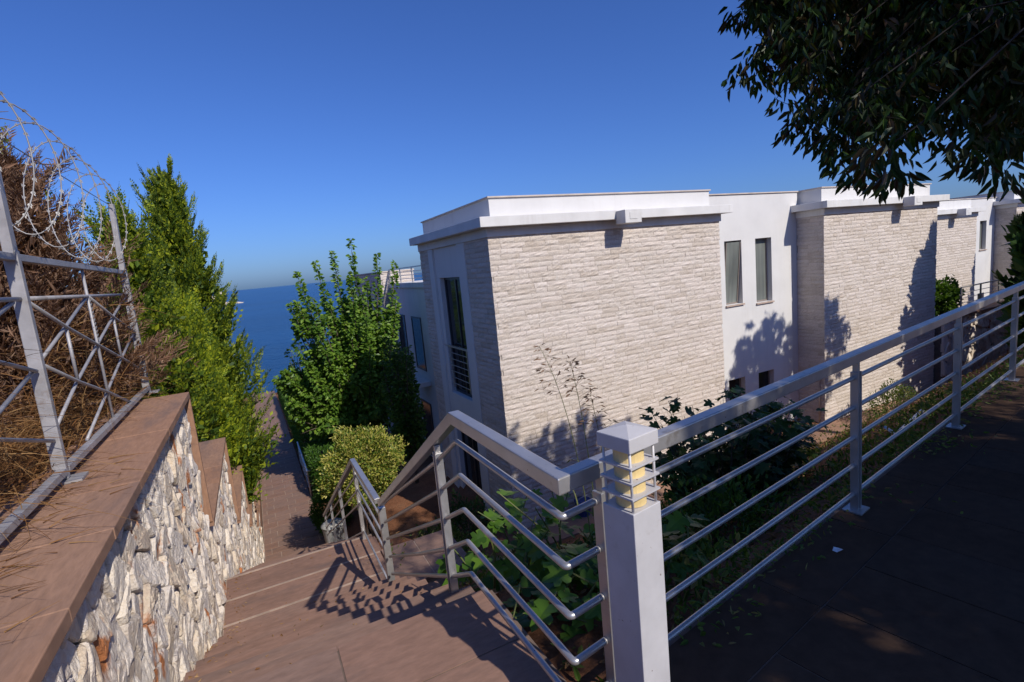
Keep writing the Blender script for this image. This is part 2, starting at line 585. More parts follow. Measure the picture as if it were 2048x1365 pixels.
# ------------------------------------------------------------------ terrain
PZ = [(-50, 0), (2.25, 0), (4.63, -1.35), (5.92, -1.35), (14.2, -5.49), (16, -5.63), (20.5, -5.82), (23.4, -6.02),
      (28, -6.22), (34.5, -6.52), (47.5, -7.5), (53, -8.0), (56, -9.6), (60, -12.5), (80, -16)]
PZY, PZZ = [a for a, b in PZ], [b for a, b in PZ]
LZ = [(-50, 0.62), (5.2, 0.62), (8.6, -0.72), (11.5, -2.0), (14.5, -3.4), (20, -5.0), (30, -6.0), (47, -7.3), (53, -8), (56, -9.6), (60, -12.5), (80, -16)]
SEA_Z = -11.0
RA = math.radians(9.54)
RC = Vector((0.77, 1.33, 0.0))
RD = Vector((math.cos(RA), math.sin(RA), 0))
RN = Vector((-math.sin(RA), math.cos(RA), 0))


def pz(y): return float(np.interp(y, PZY, PZZ))
def lz(y): return float(np.interp(y, [a for a, b in LZ], [b for a, b in LZ]))
def edge_y(x): return RC.y+math.tan(RA)*(x-RC.x)


def garden_z(x, y):
    ye = edge_y(x)+0.12
    if y <= ye: return -0.07
    if y < 8.5:
        z = -0.12-3.93*((y-ye)/(8.5-ye))**0.95
    elif y < 14:
        z = -4.05-0.55*sstep(9.6, 11.5, y)*(1-sstep(4.0, 4.6, x))
    else:
        z = lerp(-4.6, pz(y)-0.15, sstep(14, 20, y))
    if x < 2.8 and y < 22:
        z = lerp(min(pz(y)-0.10, -0.12), z, sstep(1.0, 2.8, x))
    z += 0.05*noise.noise((x*1.7, y*1.7, 3.0))*min(1, (y-ye)*2)
    return z


def ground_z(x, y):
    if y > 53: return pz(y)
    if x <= -0.97: return lz(y)+0.06*noise.noise((x, y, 1.0))
    if x < 0.84: return pz(y)-0.45
    return garden_z(x, y)


def grid_lines(a, b, near0, near1, fine, coarse):
    xs = list(np.arange(near0, near1+1e-6, fine))
    s, x = fine, near0
    lo = []
    while x > a:
        s = min(coarse, s*1.35)
        x -= s
        lo.append(max(x, a))
    s, x = fine, near1
    hi = []
    while x < b:
        s = min(coarse, s*1.35)
        x += s
        hi.append(min(x, b))
    return lo[::-1]+xs+hi


gx = sorted(set([round(v, 3) for v in grid_lines(-400, 600, -3, 24, 0.3, 40)]+[-0.98, -0.96, 0.83, 0.85]))
gy = [round(v, 3) for v in grid_lines(-400, 80, -0.6, 16, 0.25, 6)]
gv = [(x, y, ground_z(x, y)) for y in gy for x in gx]
nx = len(gx)
gf = [(j*nx+i, j*nx+i+1, (j+1)*nx+i+1, (j+1)*nx+i) for j in range(len(gy)-1) for i in range(nx-1)]
g = np_mesh('ground', gv, gf, M['soil'], None, True)
tag(g, 'red brown garden soil sloping down from the terrace towards the houses', kind='structure')

R = 45000
sv, sf = [], []
ring = [-60, 60, 250, 900, 3000, 10000, R]
s = MB()
yy = [50, 75, 150, 400, 1200, 4000, 12000, R]
xx = [-R, -8000, -2000, -500, -100, 100, 500, 2000, 8000, R]
s.add([(x, y, SEA_Z) for y in yy for x in xx],
      [(j*10+i, j*10+i+1, (j+1)*10+i+1, (j+1)*10+i) for j in range(len(yy)-1) for i in range(9)])
so_ = s.build('sea', M['sea'])
tag(so_, 'deep blue open sea reaching the horizon', kind='structure')

# ------------------------------------------------------------------ terrace and stairs
terr = empty('terrace', (2, 0, 0), 'dark stone tiled terrace behind the guardrail', kind='structure')
mb = MB()
slab = [(-0.62, -14), (30, -14), (30, edge_y(30)+0.09), (0.86, edge_y(0.86)+0.09), (0.86, 2.24), (-0.62, 2.24)]
n = len(slab)
mb.add([(x, y, -0.0045) for x, y in slab]+[(x, y, -0.26) for x, y in slab],
       [tuple(range(n)), tuple(reversed(range(n, 2*n)))]+[(i, i+n, (i+1) % n+n, (i+1) % n) for i in range(n)])
mb.build('terrace_bed', M['dark_grout'], terr)


def slab_piece(name, c, ax, ay, mat, parent, th=0.03, gap=0.004, jitter=0.0015):
    c = Vector(c)+Vector((0, 0, rnd.uniform(-jitter, jitter)))
    ax, ay = Vector(ax), Vector(ay)
    a = ax.normalized()*(ax.length-gap)
    b = ay.normalized()*(ay.length-gap)
    m = MB().obox(c-Vector((0, 0, th/2)), a, b, (0, 0, th/2))
    o = m.build(name, mat, parent)
    return o


# strip along the guardrail, then tiles at right angles to it
u = -1.2
while u < 11:
    l = 0.8
    c = RC+RD*(u+l/2)+RN*(-0.09)
    if c.x > -0.35 and not (c.x < 0.95 and False):
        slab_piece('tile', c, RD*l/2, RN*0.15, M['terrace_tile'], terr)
    u += l
for k in range(-4, 22):
    for j in range(4):
        c = RC+RD*(k*0.41+0.20)+RN*(-0.24-0.41-j*0.82+(0.0))
        if c.x > -0.45:
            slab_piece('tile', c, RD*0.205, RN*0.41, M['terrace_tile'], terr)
# wedge at the head of the stairs
for (y0, y1) in ((1.05, 1.45), (1.45, 1.86), (1.86, 2.27)):
    for (x0, x1) in ((-0.62, 0.12), (0.12, 0.85)):
        c = Vector(((x0+x1)/2, (y0+y1)/2, -0.005 if y0 < 1.4 else 0.0))
        slab_piece('tile', c, ((x1-x0)/2, 0, 0), (0, (y1-y0)/2, 0), M['tread'], terr)

stairs = empty('stairs', (0.1, 2.25, 0), 'brown stone stairs descending from the terrace to the sea path', kind='structure')
XL, XR = -0.63, 0.86


def flight(y0, z0, nr, rise, run):
    for i in range(1, nr):
        ya, z = y0+(i-1)*run, z0-i*rise
        MB().box(XL, ya-0.02, z-rise-0.05, XR, ya+run-0.03, z-0.0045).build('step', M['grout'], stairs)
        xs = [XL+0.005, XR+0.01]
        for xa, xb in zip(xs[:-1], xs[1:]):
            slab_piece('tread', ((xa+xb)/2, ya+run/2, z), ((xb-xa)/2, 0, 0), (0, run/2, 0), M['tread'], stairs, 0.033, 0.004)


flight(2.25, 0.0, 8, 1.35/8, 0.34)
# landing one
MB().box(XL, 4.60, -1.75, XR, 5.895, -1.3545).build('landing_bed', M['grout'], stairs)
ys = [4.63, 5.06, 5.48, 5.92]
for i in range(3):
    cuts = [XL+0.005, XR+0.01]
    for xa, xb in zip(cuts[:-1], cuts[1:]):
        slab_piece('paving_slab', ((xa+xb)/2, (ys[i]+ys[i+1])/2, -1.35), ((xb-xa)/2, 0, 0), (0, (ys[i+1]-ys[i])/2, 0), M['tread'], stairs, 0.035, 0.006)
    MB().box(XL+0.01, ys[i+1]-0.030, -1.36, XR+0.004, ys[i+1]-0.004, -1.3475+0.0005*i).build('joint_strip', M['grout'], stairs)
# the landing's apron beyond the railing
MB().box(0.88, 4.72, -1.95, 1.62, 5.5, -1.366).build('landing_apron', M['grout'], stairs, 0.01)
for xa, xb in ((0.88, 1.24), (1.245, 1.64)):
    slab_piece('paving_slab', ((xa+xb)/2, 5.11, -1.362), ((xb-xa)/2, 0, 0), (0, 0.41, 0), M['tread'], stairs, 0.03, 0.004)
flight(5.92, -1.35, 24, 4.14/24, 8.28/23.0)
# outer stringer wall under the stairs
st = [(2.25, -0.04), (4.63, -1.39), (5.92, -1.39), (14.2, -5.53)]
mb = MB()
vs = []
for x in (0.862, 0.90):
    vs += [(x, y, z) for y, z in st]+[(x, y, z-0.8) for y, z in st]
n = 4
fs = []
for o in (0, 8):
    fs += [(o+i, o+i+1, o+n+i+1, o+n+i) for i in range(3)]
fs += [(i, i+1, i+9, i+8) for i in range(3)]
mb.add(vs, fs).build('stringer', M['tread'], stairs)

# sea path: slabs laid in rows, joined beyond the near part
path = empty('path', (0.1, 14.2, -5.49), 'long brown paved path running down to the sea', kind='structure')
pv, pf = [], []
for i in range(len(PZ)):
    y, z = PZ[i]
    if 14 <= y <= 56:
        pv += [(XL, y, z-0.006), (0.92, y, z-0.006)]
k = len(pv)//2
o = np_mesh('path_bed', pv, [(2*i, 2*i+1, 2*i+3, 2*i+2) for i in range(k-1)], M['grout'], path)
far = MB()
y, row = 14.2, 0
while y < 55.5:
    d = 0.40
    z0, z1 = pz(y), pz(y+d)
    cuts = [XL+0.01]
    x = XL-(0.22 if row % 2 else 0.45)+0.62
    while x < 0.80:
        cuts.append(x+rnd.uniform(-0.03, 0.03))
        x += 0.62
    cuts.append(0.92)
    for xa, xb in zip(cuts[:-1], cuts[1:]):
        m = MB() if y < 25 else far
        g_ = 0.008
        dz = rnd.uniform(-0.002, 0.002)
        m.add([(xa+g_, y+g_, z0+dz), (xb-g_, y+g_, z0+dz), (xb-g_, y+d-g_, z1+dz), (xa+g_, y+d-g_, z1+dz),
               (xa+g_, y+g_, z0-0.03), (xb-g_, y+g_, z0-0.03), (xb-g_, y+d-g_, z1-0.03), (xa+g_, y+d-g_, z1-0.03)],
              [(0, 1, 2, 3), (4, 5, 1, 0), (5, 6, 2, 1), (6, 7, 3, 2), (7, 4, 0, 3)])
        if m is not far:
            m.build('paving_slab', M['tread'], path)
    y += d
    row += 1
o = far.build('paving', M['tread'], path)
o['kind'] = 'stuff'
# low rendered kerb wall on the left of the path
kb = MB()
ky = [14.6, 18, 22, 23.4]
for a, b, h in ((16.0, 23.4, 0.45), (23.4, 55, 0.30)):
    n_ = 8
    for i in range(n_):
        ya, yb = lerp(a, b, i/n_), lerp(a, b, (i+1)/n_)
        za, zb = pz(ya), pz(yb)
        x0, x1 = -0.86, -0.64
        kb.add([(x0, ya, za-0.4), (x1, ya, za-0.4), (x1, yb, zb-0.4), (x0, yb, zb-0.4), (x0, ya, za+h), (x1, ya, za+h), (x1, yb, zb+h), (x0, yb, zb+h)],
               [(4, 5, 6, 7), (0, 1, 5, 4), (1, 2, 6, 5), (2, 3, 7, 6), (3, 0, 4, 7)])
kb.build('kerb_wall', M['andesite'], path)

# ------------------------------------------------------------------ stepped rubble wall
TOPS = [(-3.0, 5.45, 0.72), (5.45, 8.6, -0.53), (8.6, 11.4, -1.84), (11.4, 14.3, -3.10), (14.3, 17.2, -4.35)]
wall = empty('stone_wall', (-0.8, 5, -1.5), 'stepped rubble stone wall with brown coping along the stairs', 'wall')
core = MB()
for a, b, t in TOPS:
    core.box(-0.97, a, min(pz(b)-0.9, -1.0), -0.675, b-0.03, t-0.055)
core.build('wall_core', M['mortar'], wall)


def wall_top(y):
    for a, b, t in TOPS:
        if a <= y < b: return t-0.055
    return TOPS[-1][2]


def clip_poly(poly, nx_, ny_, c):
    """keep nx*x+ny*y<=c"""
    out = []
    for i in range(len(poly)):
        p, q = poly[i], poly[(i+1) % len(poly)]
        dp, dq = nx_*p[0]+ny_*p[1]-c, nx_*q[0]+ny_*q[1]-c
        if dp <= 0: out.append(p)
        if dp*dq < 0:
            t = dp/(dp-dq)
            out.append((p[0]+(q[0]-p[0])*t, p[1]+(q[1]-p[1])*t))
    return out


def rubble_cells(y0, y1, zlo, zhi, mean, seed):
    """irregular stone outlines (voronoi cells) on a vertical face, stones a little taller than long"""
    r = random.Random(seed)
    pts = []
    area = (y1-y0)*(zhi-zlo)
    tries = int(area/(mean*mean)*9)
    for _ in range(tries):
        p = (r.uniform(y0, y1), r.uniform(zlo, zhi))
        md = mean*r.choice((0.45, 0.6, 0.8, 1.0, 1.2, 1.5))*r.uniform(0.9, 1.1)
        if all(((p[0]-q[0])*1.25)**2+((p[1]-q[1])*0.8)**2 > (0.5*(md+q[2]))**2 for q in pts):
            pts.append((p[0], p[1], md))
    cells = []
    for i, p in enumerate(pts):
        poly = [(y0, zlo), (y1, zlo), (y1, zhi), (y0, zhi)]
        for j, q in enumerate(pts):
            if i == j: continue
            dx, dy = q[0]-p[0], q[1]-p[1]
            if dx*dx+dy*dy > (mean*4)**2: continue
            nxx, nyy = dx*1.56, dy*0.64
            c = nxx*(p[0]+q[0])/2+nyy*(p[1]+q[1])/2
            poly = clip_poly(poly, nxx, nyy, c)
            if len(poly) < 3: break
        if len(poly) >= 3:
            cells.append(((p[0], p[1]), poly))
    return cells


def stone_from_poly(c, poly, x0, depth, r, detail=14):
    """craggy stone: resampled outline, four rings pushed out of the wall"""
    # resample
    P = []
    per = [math.dist(poly[i], poly[(i+1) % len(poly)]) for i in range(len(poly))]
    tot = sum(per)
    k, acc = 0, 0.0
    for s_ in range(detail):
        d = tot*s_/detail
        while acc+per[k] < d and k < len(poly)-1:
            acc += per[k]
            k += 1
        t = (d-acc)/max(1e-6, per[k])
        a, b = poly[k], poly[(k+1) % len(poly)]
        P.append((a[0]+(b[0]-a[0])*t, a[1]+(b[1]-a[1])*t))
    size = math.sqrt(tot*tot/16)
    g_ = min(0.12, 0.0045/max(0.03, size))
    sd = r.uniform(0, 100)
    tl, tz = r.uniform(-0.4, 0.4), r.uniform(-0.45, 0.45)
    vs, fs = [], []
    rings = [(1.0-g_, -0.04), (1.0-g_*1.05, 0.72), (0.93-g_, 0.95), (0.76, 1.0), (0.58, 1.0), (0.4, 1.0), (0.2, 1.0)]
    for fr, dp in rings:
        for (y_, z_) in P:
            yy_, zz_ = c[0]+(y_-c[0])*fr, c[1]+(z_-c[1])*fr
            n1 = noise.noise((yy_*6+sd, zz_*4, sd))
            n2 = noise.noise((yy_*17+sd, zz_*9, sd+7))
            n3 = 1-2*abs(noise.noise((yy_*26+sd, zz_*7, sd*1.3)))
            x = x0
            if dp > 0:
                x = x0+depth*dp*(1+tl*(yy_-c[0])/size*2+tz*(zz_-c[1])/size*2)+(math.floor((n1*1.6+n2*0.5)*2.2)/2.2*0.36+n2*0.10+n3*0.10)*depth*min(1, dp*1.4)
            else:
                x = x0-0.03
            yy_ += n2*0.010*min(1, size*4)
            zz_ += n1*0.014*min(1, size*4)
            vs.append((x, yy_, zz_))
    n_ = detail
    for k in range(len(rings)-1):
        for i in range(n_):
            j = (i+1) % n_
            fs.append((k*n_+i, k*n_+j, (k+1)*n_+j, (k+1)*n_+i))
    n1 = noise.noise((c[0]*6+sd, c[1]*4, sd))
    vs.append((x0+depth*(1+0.45*n1), c[0], c[1]))
    last = (len(rings)-1)*n_
    fs += [(last+i, last+(i+1) % n_, len(vs)-1) for i in range(n_)]
    return vs, fs


rest = MB()
count = 0
zones = [(1.45, 5.44, 0.15, 1), (5.44, 8.58, 0.17, 2), (8.58, 11.38, 0.2, 3), (11.38, 14.28, 0.2, 4), (14.28, 16.2, 0.2, 5)]
allstones = []
for a, b, mean, sd in zones:
    t = wall_top((a+b)/2)
    lo = min(pz(b), pz(a))-0.15
    for c, poly in rubble_cells(a, b-0.05, lo, t, mean, sd):
        if c[1] < pz(c[0])-0.25: continue
        if c[0] < 2.0 and c[1] < -0.1: continue
        allstones.append((c, poly))
rr = random.Random(3)
allstones.sort(key=lambda q: math.hypot(q[0][0], 1.0))
for i, (c, poly) in enumerate(allstones):
    near = c[0] < 5.5
    vs, fs = stone_from_poly(c, poly, -0.67, rr.uniform(0.020, 0.042), rr, 26 if near else 12)
    if i < 300:
        me = bpy.data.meshes.new('stone')
        me.from_pydata(vs, [], fs)
        me.update()
        link_mesh('stone', me, M['rubble'], wall)
    else:
        rest.add(vs, fs)
if rest.v:
    o = rest.build('stonework', M['rubble'], wall)
    o['kind'] = 'stuff'
# copings
for ti, (a, b, t) in enumerate(TOPS):
    y = max(a, 0.2)+(0.0 if ti == 0 else 0.02)
    while y < b-0.01:
        l = min(rr.uniform(0.52, 0.66), b-y)
        if b-(y+l) < 0.2: l = b-y
        MB().box(-1.12, y+0.0015, t-0.05+rr.uniform(-.001, .001), -0.592+rr.uniform(-.002, .002), y+l-0.0015, t+rr.uniform(-.001, .001)).build('coping_slab', M['andesite'], wall, 0.004)
        y += l
    # slab facing the drop at the end of each step
    nt_ = TOPS[ti+1][2] if ti+1 < len(TOPS) else t-0.6
    MB().box(-1.0, b+0.002, nt_+0.002, -0.597, b+0.045, t-0.052).build('end_slab', M['andesite'], wall, 0.004)

# small black spot lamp on the wall
sp = empty('wall_spotlight', (-0.62, 14.45, -4.3), 'small black garden spotlight on the lower end of the rubble wall', 'lamp')
m = MB()
m.tube([(-0.70, 12.9, -3.1), (-0.70, 12.9, -2.98)], 0.015, 6).build('bracket', M['black'], sp)
m = MB()
m.tube([(-0.70, 12.82, -2.93), (-0.70, 12.85, -2.93), (-0.70, 13.0, -2.90)], [0.03, 0.055, 0.06], 10).build('lamp_head', M['black'], sp)

# ------------------------------------------------------------------ security fence and razor wire
fx = -0.95
fence = empty('security_fence', (fx, 3.26, 0.75), 'grey lattice metal security fence on the wall coping', 'fence')
for py in (0.76, 3.26, 5.76):
    MB().box(fx-0.028, py-0.02, 0.735, fx+0.028, py+0.02, 1.86).build('post', M['fence_paint'], fence, 0.004)
    MB().bar((fx, py, 1.85), (fx+0.02, py-0.05, 2.42), 0.06, 0.04, (1, 0, 0)).build('post_extension', M['fence_paint'], fence, 0.003)
    MB().box(fx-0.07, py-0.06, 0.722, fx+0.09, py+0.06, 0.734).build('base_plate', M['fence_paint'], fence)
for ya, yb in ((0.76, 3.26), (3.26, 5.76)):
    a, b = ya+0.022, yb-0.022
    MB().bar((fx, a, 1.83), (fx, b, 1.83), 0.04, 0.035).build('top_rail', M['fence_paint'], fence, 0.003)
    MB().bar((fx+0.01, a, 0.775), (fx+0.01, b, 0.775), 0.04, 0.035).build('bottom_rail', M['fence_paint'], fence, 0.003)
    MB().tube([(fx, a, 1.635), (fx, b, 1.635)], 0.011, 8).build('rail', M['fence_paint'], fence, smooth=True)
    q = [ya+0.02, ya+0.57, ya+1.16, ya+1.77, ya+2.41]
    H = {'t': 1.63, 1: 1.46, 2: 1.30, 3: 1.135, 4: 0.96}
    dg = [[(q[0], 1.63), (q[1], 1.46), (q[2], 1.30), (q[3], 1.135), (q[4]+.06, 0.94)],
          [(q[2], 1.63), (q[3], 1.46), (q[4]+.05, 1.29)],
          [(q[0], 1.32), (q[1], 1.14), (q[2], 0.97), (q[3]-0.05, 0.79)],
          [(q[2], 1.63), (q[1], 1.46), (q[0]+.0, 1.31)],
          [(q[4], 1.62), (q[3], 1.46), (q[2], 1.30), (q[1], 1.14), (q[0], 0.96)],
          [(q[4]+.05, 1.29), (q[3], 1.13), (q[2], 0.97), (q[1]-0.05, 0.80)]]
    for d in dg:
        off = 0.006 if d in dg[:3] else -0.006
        MB().tube([(fx+off, y_, z_) for y_, z_ in d], 0.0092, 8).build('diagonal_bar', M['fence_paint'], fence, smooth=True)
    for y_, z0, z1 in ((q[2], 0.78, 1.82), (q[1], 1.14, 1.46), (q[3], 1.135, 1.46)):
        MB().tube([(fx, y_, z0), (fx, y_, z1)], 0.009, 8).build('upright_bar', M['fence_paint'], fence, smooth=True)
for y_ in (4.42, 1.92):
    zz = MB()
    for k in range(12):
        z0 = 1.31+k*0.026
        zz.bar((fx+0.012, y_-0.014, z0), (fx+0.012, y_+0.014, z0+0.013), 0.004, 0.008)
    zz.build('barbed_rod', M['wire'], fence)

wire = empty('razor_wire', (fx, 4, 2.3), 'coiled razor wire strung along the top of the lattice fence', 'razor wire')
pts = []
turns, ystart, yend = 12, 0.6, 5.75
NT = turns*30
for i in range(NT+1):
    t = i/NT
    a = 2*math.pi*turns*t
    y = lerp(ystart, yend, t)
    r_ = 0.36+0.02*math.sin(y*3)
    pts.append(Vector((fx-0.02+math.sin(a)*0.15, y+0.13*math.sin(a*1.0+0.9), 2.29+math.cos(a)*r_+0.03*math.sin(y*2.1))))
MB().tube(pts, 0.0036, 5).build('coil', M['wire'], wire, smooth=True)
bb = MB()
acc = 0
for i in range(1, NT):
    acc += (pts[i]-pts[i-1]).length
    if acc > 0.045:
        acc = 0
        d = (pts[i+1]-pts[i-1]).normalized()
        sd = d.cross(Vector((0, 1, 0.2))).normalized()
        c = pts[i]
        bb.add([c-d*0.013, c+sd*0.010, c+d*0.013, c-sd*0.010], [(0, 1, 2, 3)])
        bb.add([c-d*0.006+sd*0.004, c+d*0.016+sd*0.012, c+d*0.008+sd*0.003], [(0, 1, 2)])
o = bb.build('barbs', M['wire'], wire)
o['kind'] = 'stuff'
MB().tube([(fx+0.01, 0.7, 2.42), (fx+0.015, 3.2, 2.40), (fx+0.01, 5.75, 2.41)], 0.003, 5).build('line_wire', M['wire'], wire)

# ------------------------------------------------------------------ guardrail of the terrace and first flight
gr = empty('guardrail', (RC.x, RC.y, 0), 'grey metal guardrail bending from the terrace down the upper stairs', 'railing')
RX = 0.775
ZB = [0.78, 0.61, 0.435, 0.27, 0.10]


def rp(s_, z): return RC+RD*s_+Vector((0, 0, z))


KN = Vector((RX, 2.26, 0.90))
PB = Vector((RX, 4.50, -0.395))
MB().rail([rp(11.2, 0.90), Vector((RX, RC.y, 0.90)), KN, PB], 0.054, 0.056).build('handrail', M['metal_paint'], gr, 0.005)
def round_path(pts, r):
    pts = [Vector(p) for p in pts]
    out = [pts[0]]
    for i in range(1, len(pts)-1):
        a, b, c = pts[i-1], pts[i], pts[i+1]
        d0, d1 = (a-b), (c-b)
        k = min(r, d0.length*0.45, d1.length*0.45)
        p0, p1 = b+d0.normalized()*k, b+d1.normalized()*k
        for q in range(6):
            t = q/5
            out.append(p0*(1-t)**2+b*2*t*(1-t)+p1*t*t)
    out.append(pts[-1])
    return out


for i, z in enumerate(ZB):
    ends = [(4.42, -0.37), (4.42, -0.54), (4.41, -0.69), (4.41, -0.86), (4.40, -1.02)][i]
    kz = z
    mid = [(2.60, 0.585), (2.60, 0.42), (2.60, 0.25), (2.61, 0.07), (2.60, -0.09)][i]
    ln = [rp(11.2, z), Vector((RX, RC.y+0.01, z)), Vector((RX, 2.27, z)), Vector((RX, mid[0], mid[1]))]
    if i == 3: ln.append(Vector((RX, 3.28, -0.285)))
    ln.append(Vector((RX, ends[0], ends[1])))
    MB().tube(round_path(ln, 0.014), 0.0125, 10).build('bar', M['metal_paint'], gr, smooth=True)


def post(p, zb, ztop, zrail, along, parent, w=0.042):
    """pair of flat bars with a stub carrying the handrail"""
    along = Vector(along).normalized()
    acr = Vector((-along.y, along.x, 0))
    p = Vector((p[0], p[1], 0))
    for sgn in (-1, 1):
        c = p+along*(sgn*0.019)
        MB().obox(c+Vector((0, 0, (zb+ztop)/2)), along*0.006, acr*(w/2), (0, 0, (ztop-zb)/2)).build('post_plate', M['metal_paint'], parent, 0.002)
    MB().obox(p+Vector((0, 0, (ztop-0.20+zrail)/2)), along*0.012, acr*(w*0.36), (0, 0, (zrail-ztop+0.20)/2)).build('post_stub', M['metal_paint'], parent, 0.002)
    MB().obox(p+Vector((0, 0, zb+0.004)), along*0.06, acr*0.05, (0, 0, 0.004)).build('base_plate', M['metal_paint'], parent)


for s_ in (0.18, 2.19, 4.05, 5.83, 7.68, 9.53):
    post(rp(s_, 0), 0.0, 0.815, 0.868, RD, gr)
post((RX, 2.60), -0.30, 0.63, 0.67, (0, 1, 0), gr)
MB().box(RX-0.030, 4.475, -1.35, RX+0.030, 4.535, -0.43).build('post', M['metal_paint'], gr, 0.003)

# railing of the landing and lower flight
sr = empty('stair_railing', (RX, 4.7, -1.35), 'grey metal stair railing beside the landing and the long lower flight', 'railing')
PE = Vector((RX, 11.6, -3.42))
MB().rail([(RX, 4.66, -0.435), (RX, 5.92, -0.435), PE], 0.055, 0.05).build('handrail', M['metal_paint'], sr, 0.005)
sl2 = (PE.z+0.435)/(PE.y-5.92)
for i in range(4):
    dz = [0.13, 0.30, 0.46, 0.80][i]
    zl = -0.435-dz
    MB().tube([(RX, 4.60, zl), (RX, 5.80, zl), (RX, PE.y, PE.z-dz)], 0.011, 8).build('bar', M['metal_paint'], sr, smooth=True)
for y in (5.86, 7.75, 9.6, 11.3):
    zt = -0.435+(sl2*(y-5.92) if y > 5.92 else 0)
    zb = pz(y)
    MB().box(RX-0.02, y-0.018, zb-0.05, RX+0.02, y+0.018, zt-0.02).build('post', M['metal_paint'], sr, 0.003)

# small railing on the path far below
lr = empty('path_railing', (0.95, 19, -5.75), 'small grey railing with a return beside the sea path', 'railing')
ra = [(1.9, 18.9, -4.83), (0.94, 18.9, -4.83), (0.96, 23.4, -5.0)]
MB().rail(ra, 0.05, 0.04).build('handrail', M['metal_paint'], lr)
for dz in (0.2, 0.38, 0.56, 0.74):
    MB().tube([Vector(p)-Vector((0, 0, dz)) for p in ra], 0.011, 6).build('bar', M['metal_paint'], lr, smooth=True)
for p in ((0.94, 18.9), (1.25, 18.9), (1.85, 18.9), (0.945, 20.4), (0.95, 21.9), (0.96, 23.4)):
    MB().box(p[0]-0.02, p[1]-0.02, pz(p[1])-0.3, p[0]+0.02, p[1]+0.02, -4.86-0.037*(p[1]-18.9)).build('post', M['metal_paint'], lr)

# ------------------------------------------------------------------ bollard lamp on the terrace
LC = Vector((0.905, 1.155, 0))
lp = empty('bollard_lamp', LC, 'grey square bollard lamp with louvre plates and amber diffuser on the terrace', 'lamp')
ax, ay = Vector((math.cos(RA), math.sin(RA), 0)), Vector((-math.sin(RA), math.cos(RA), 0))
HW = 0.0585
MB().obox(LC+Vector((0, 0, 0.432)), ax*HW, ay*HW, (0, 0, 0.432)).build('post', M['lamp_paint'], lp, 0.002)
MB().obox(LC+Vector((0, 0, 0.006)), ax*0.09, ay*0.09, (0, 0, 0.006)).build('base_plate', M['lamp_paint'], lp)
MB().tube([LC+Vector((0, 0, 0.866)), LC+Vector((0, 0, 1.045))], 0.044, 24).build('diffuser', M['diffuser'], lp, smooth=False)
for z in (0.905, 0.950, 0.995):
    MB().obox(LC+Vector((0, 0, z)), ax*(HW+0.001), ay*(HW+0.001), (0, 0, 0.0028)).build('louvre', M['lamp_paint'], lp)
for sx in (-1, 1):
    for sy in (-1, 1):
        c = LC+ax*(sx*HW*0.84)+ay*(sy*HW*0.84)
        MB().tube([c+Vector((0, 0, 0.864)), c+Vector((0, 0, 1.045))], 0.004, 8).build('rod', M['lamp_paint'], lp, smooth=True)
cv = []
for z, h in ((1.040, HW+0.003), (1.082, HW+0.003)):
    for sx, sy in ((-1, -1), (1, -1), (1, 1), (-1, 1)):
        cv.append(LC+ax*(sx*h)+ay*(sy*h)+Vector((0, 0, z)))
cv.append(LC+Vector((0, 0, 1.099)))
MB().add(cv, [(3, 2, 1, 0), (0, 1, 5, 4), (1, 2, 6, 5), (2, 3, 7, 6), (3, 0, 4, 7), (4, 5, 8), (5, 6, 8), (6, 7, 8), (7, 4, 8)]).build('cap', M['lamp_paint'], lp, 0.0025)

# ------------------------------------------------------------------ houses
def brick_mesh(l, h, seed, nxg=6, nzg=3, prot=0.019):
    """split-face stone, face towards -y, origin lower left; returns verts, faces"""
    r = random.Random(seed)
    sd = r.uniform(0, 50)
    vs = []
    amp = r.uniform(0.5, 1.15)
    for j in range(nzg+1):
        for i in range(nxg+1):
            u_, v_ = i/nxg, j/nzg
            e = min(u_, 1-u_)*nxg
            k = min(v_, 1-v_)*nzg
            inner = min(1, e)*0.5+0.5
            innv = (0.12, 1.0, 0.85, 0.22)[j] if nzg == 3 else (1.0 if k >= 0.9 else 0.25)
            nz = noise.noise((u_*l*14+sd, v_*h*22+sd, seed*0.37))+0.5*noise.noise((u_*l*40+sd, v_*h*50, seed*0.7))
            y = -prot*(0.35+0.55*inner*innv*amp+0.7*nz*(0.35+0.65*innv))
            vs.append((u_*l, y, v_*h))
    fs = [(j*(nxg+1)+i, j*(nxg+1)+i+1, (j+1)*(nxg+1)+i+1, (j+1)*(nxg+1)+i) for j in range(nzg) for i in range(nxg)]
    loop = [i for i in range(nxg+1)]+[(j)*(nxg+1)+nxg for j in range(1, nzg+1)]+[nzg*(nxg+1)+i for i in range(nxg-1, -1, -1)]+[j*(nxg+1) for j in range(nzg-1, 0, -1)]
    b = len(vs)
    vs += [(vs[i][0], 0.02, vs[i][2]) for i in loop]
    m_ = len(loop)
    fs += [(loop[k], b+k, b+(k+1) % m_, loop[(k+1) % m_]) for k in range(m_)]
    return vs, fs


VARS = []
for k in range(14):
    l = [0.22, 0.28, 0.34, 0.40, 0.46, 0.52, 0.58][k % 7]
    vs, fs = brick_mesh(l, 0.1, 100+k)
    me = bpy.data.meshes.new('brick')
    me.from_pydata(vs, [], fs)
    me.update()
    me.materials.append(M['split_stone'])
    VARS.append((l, me, np.array(vs), fs))


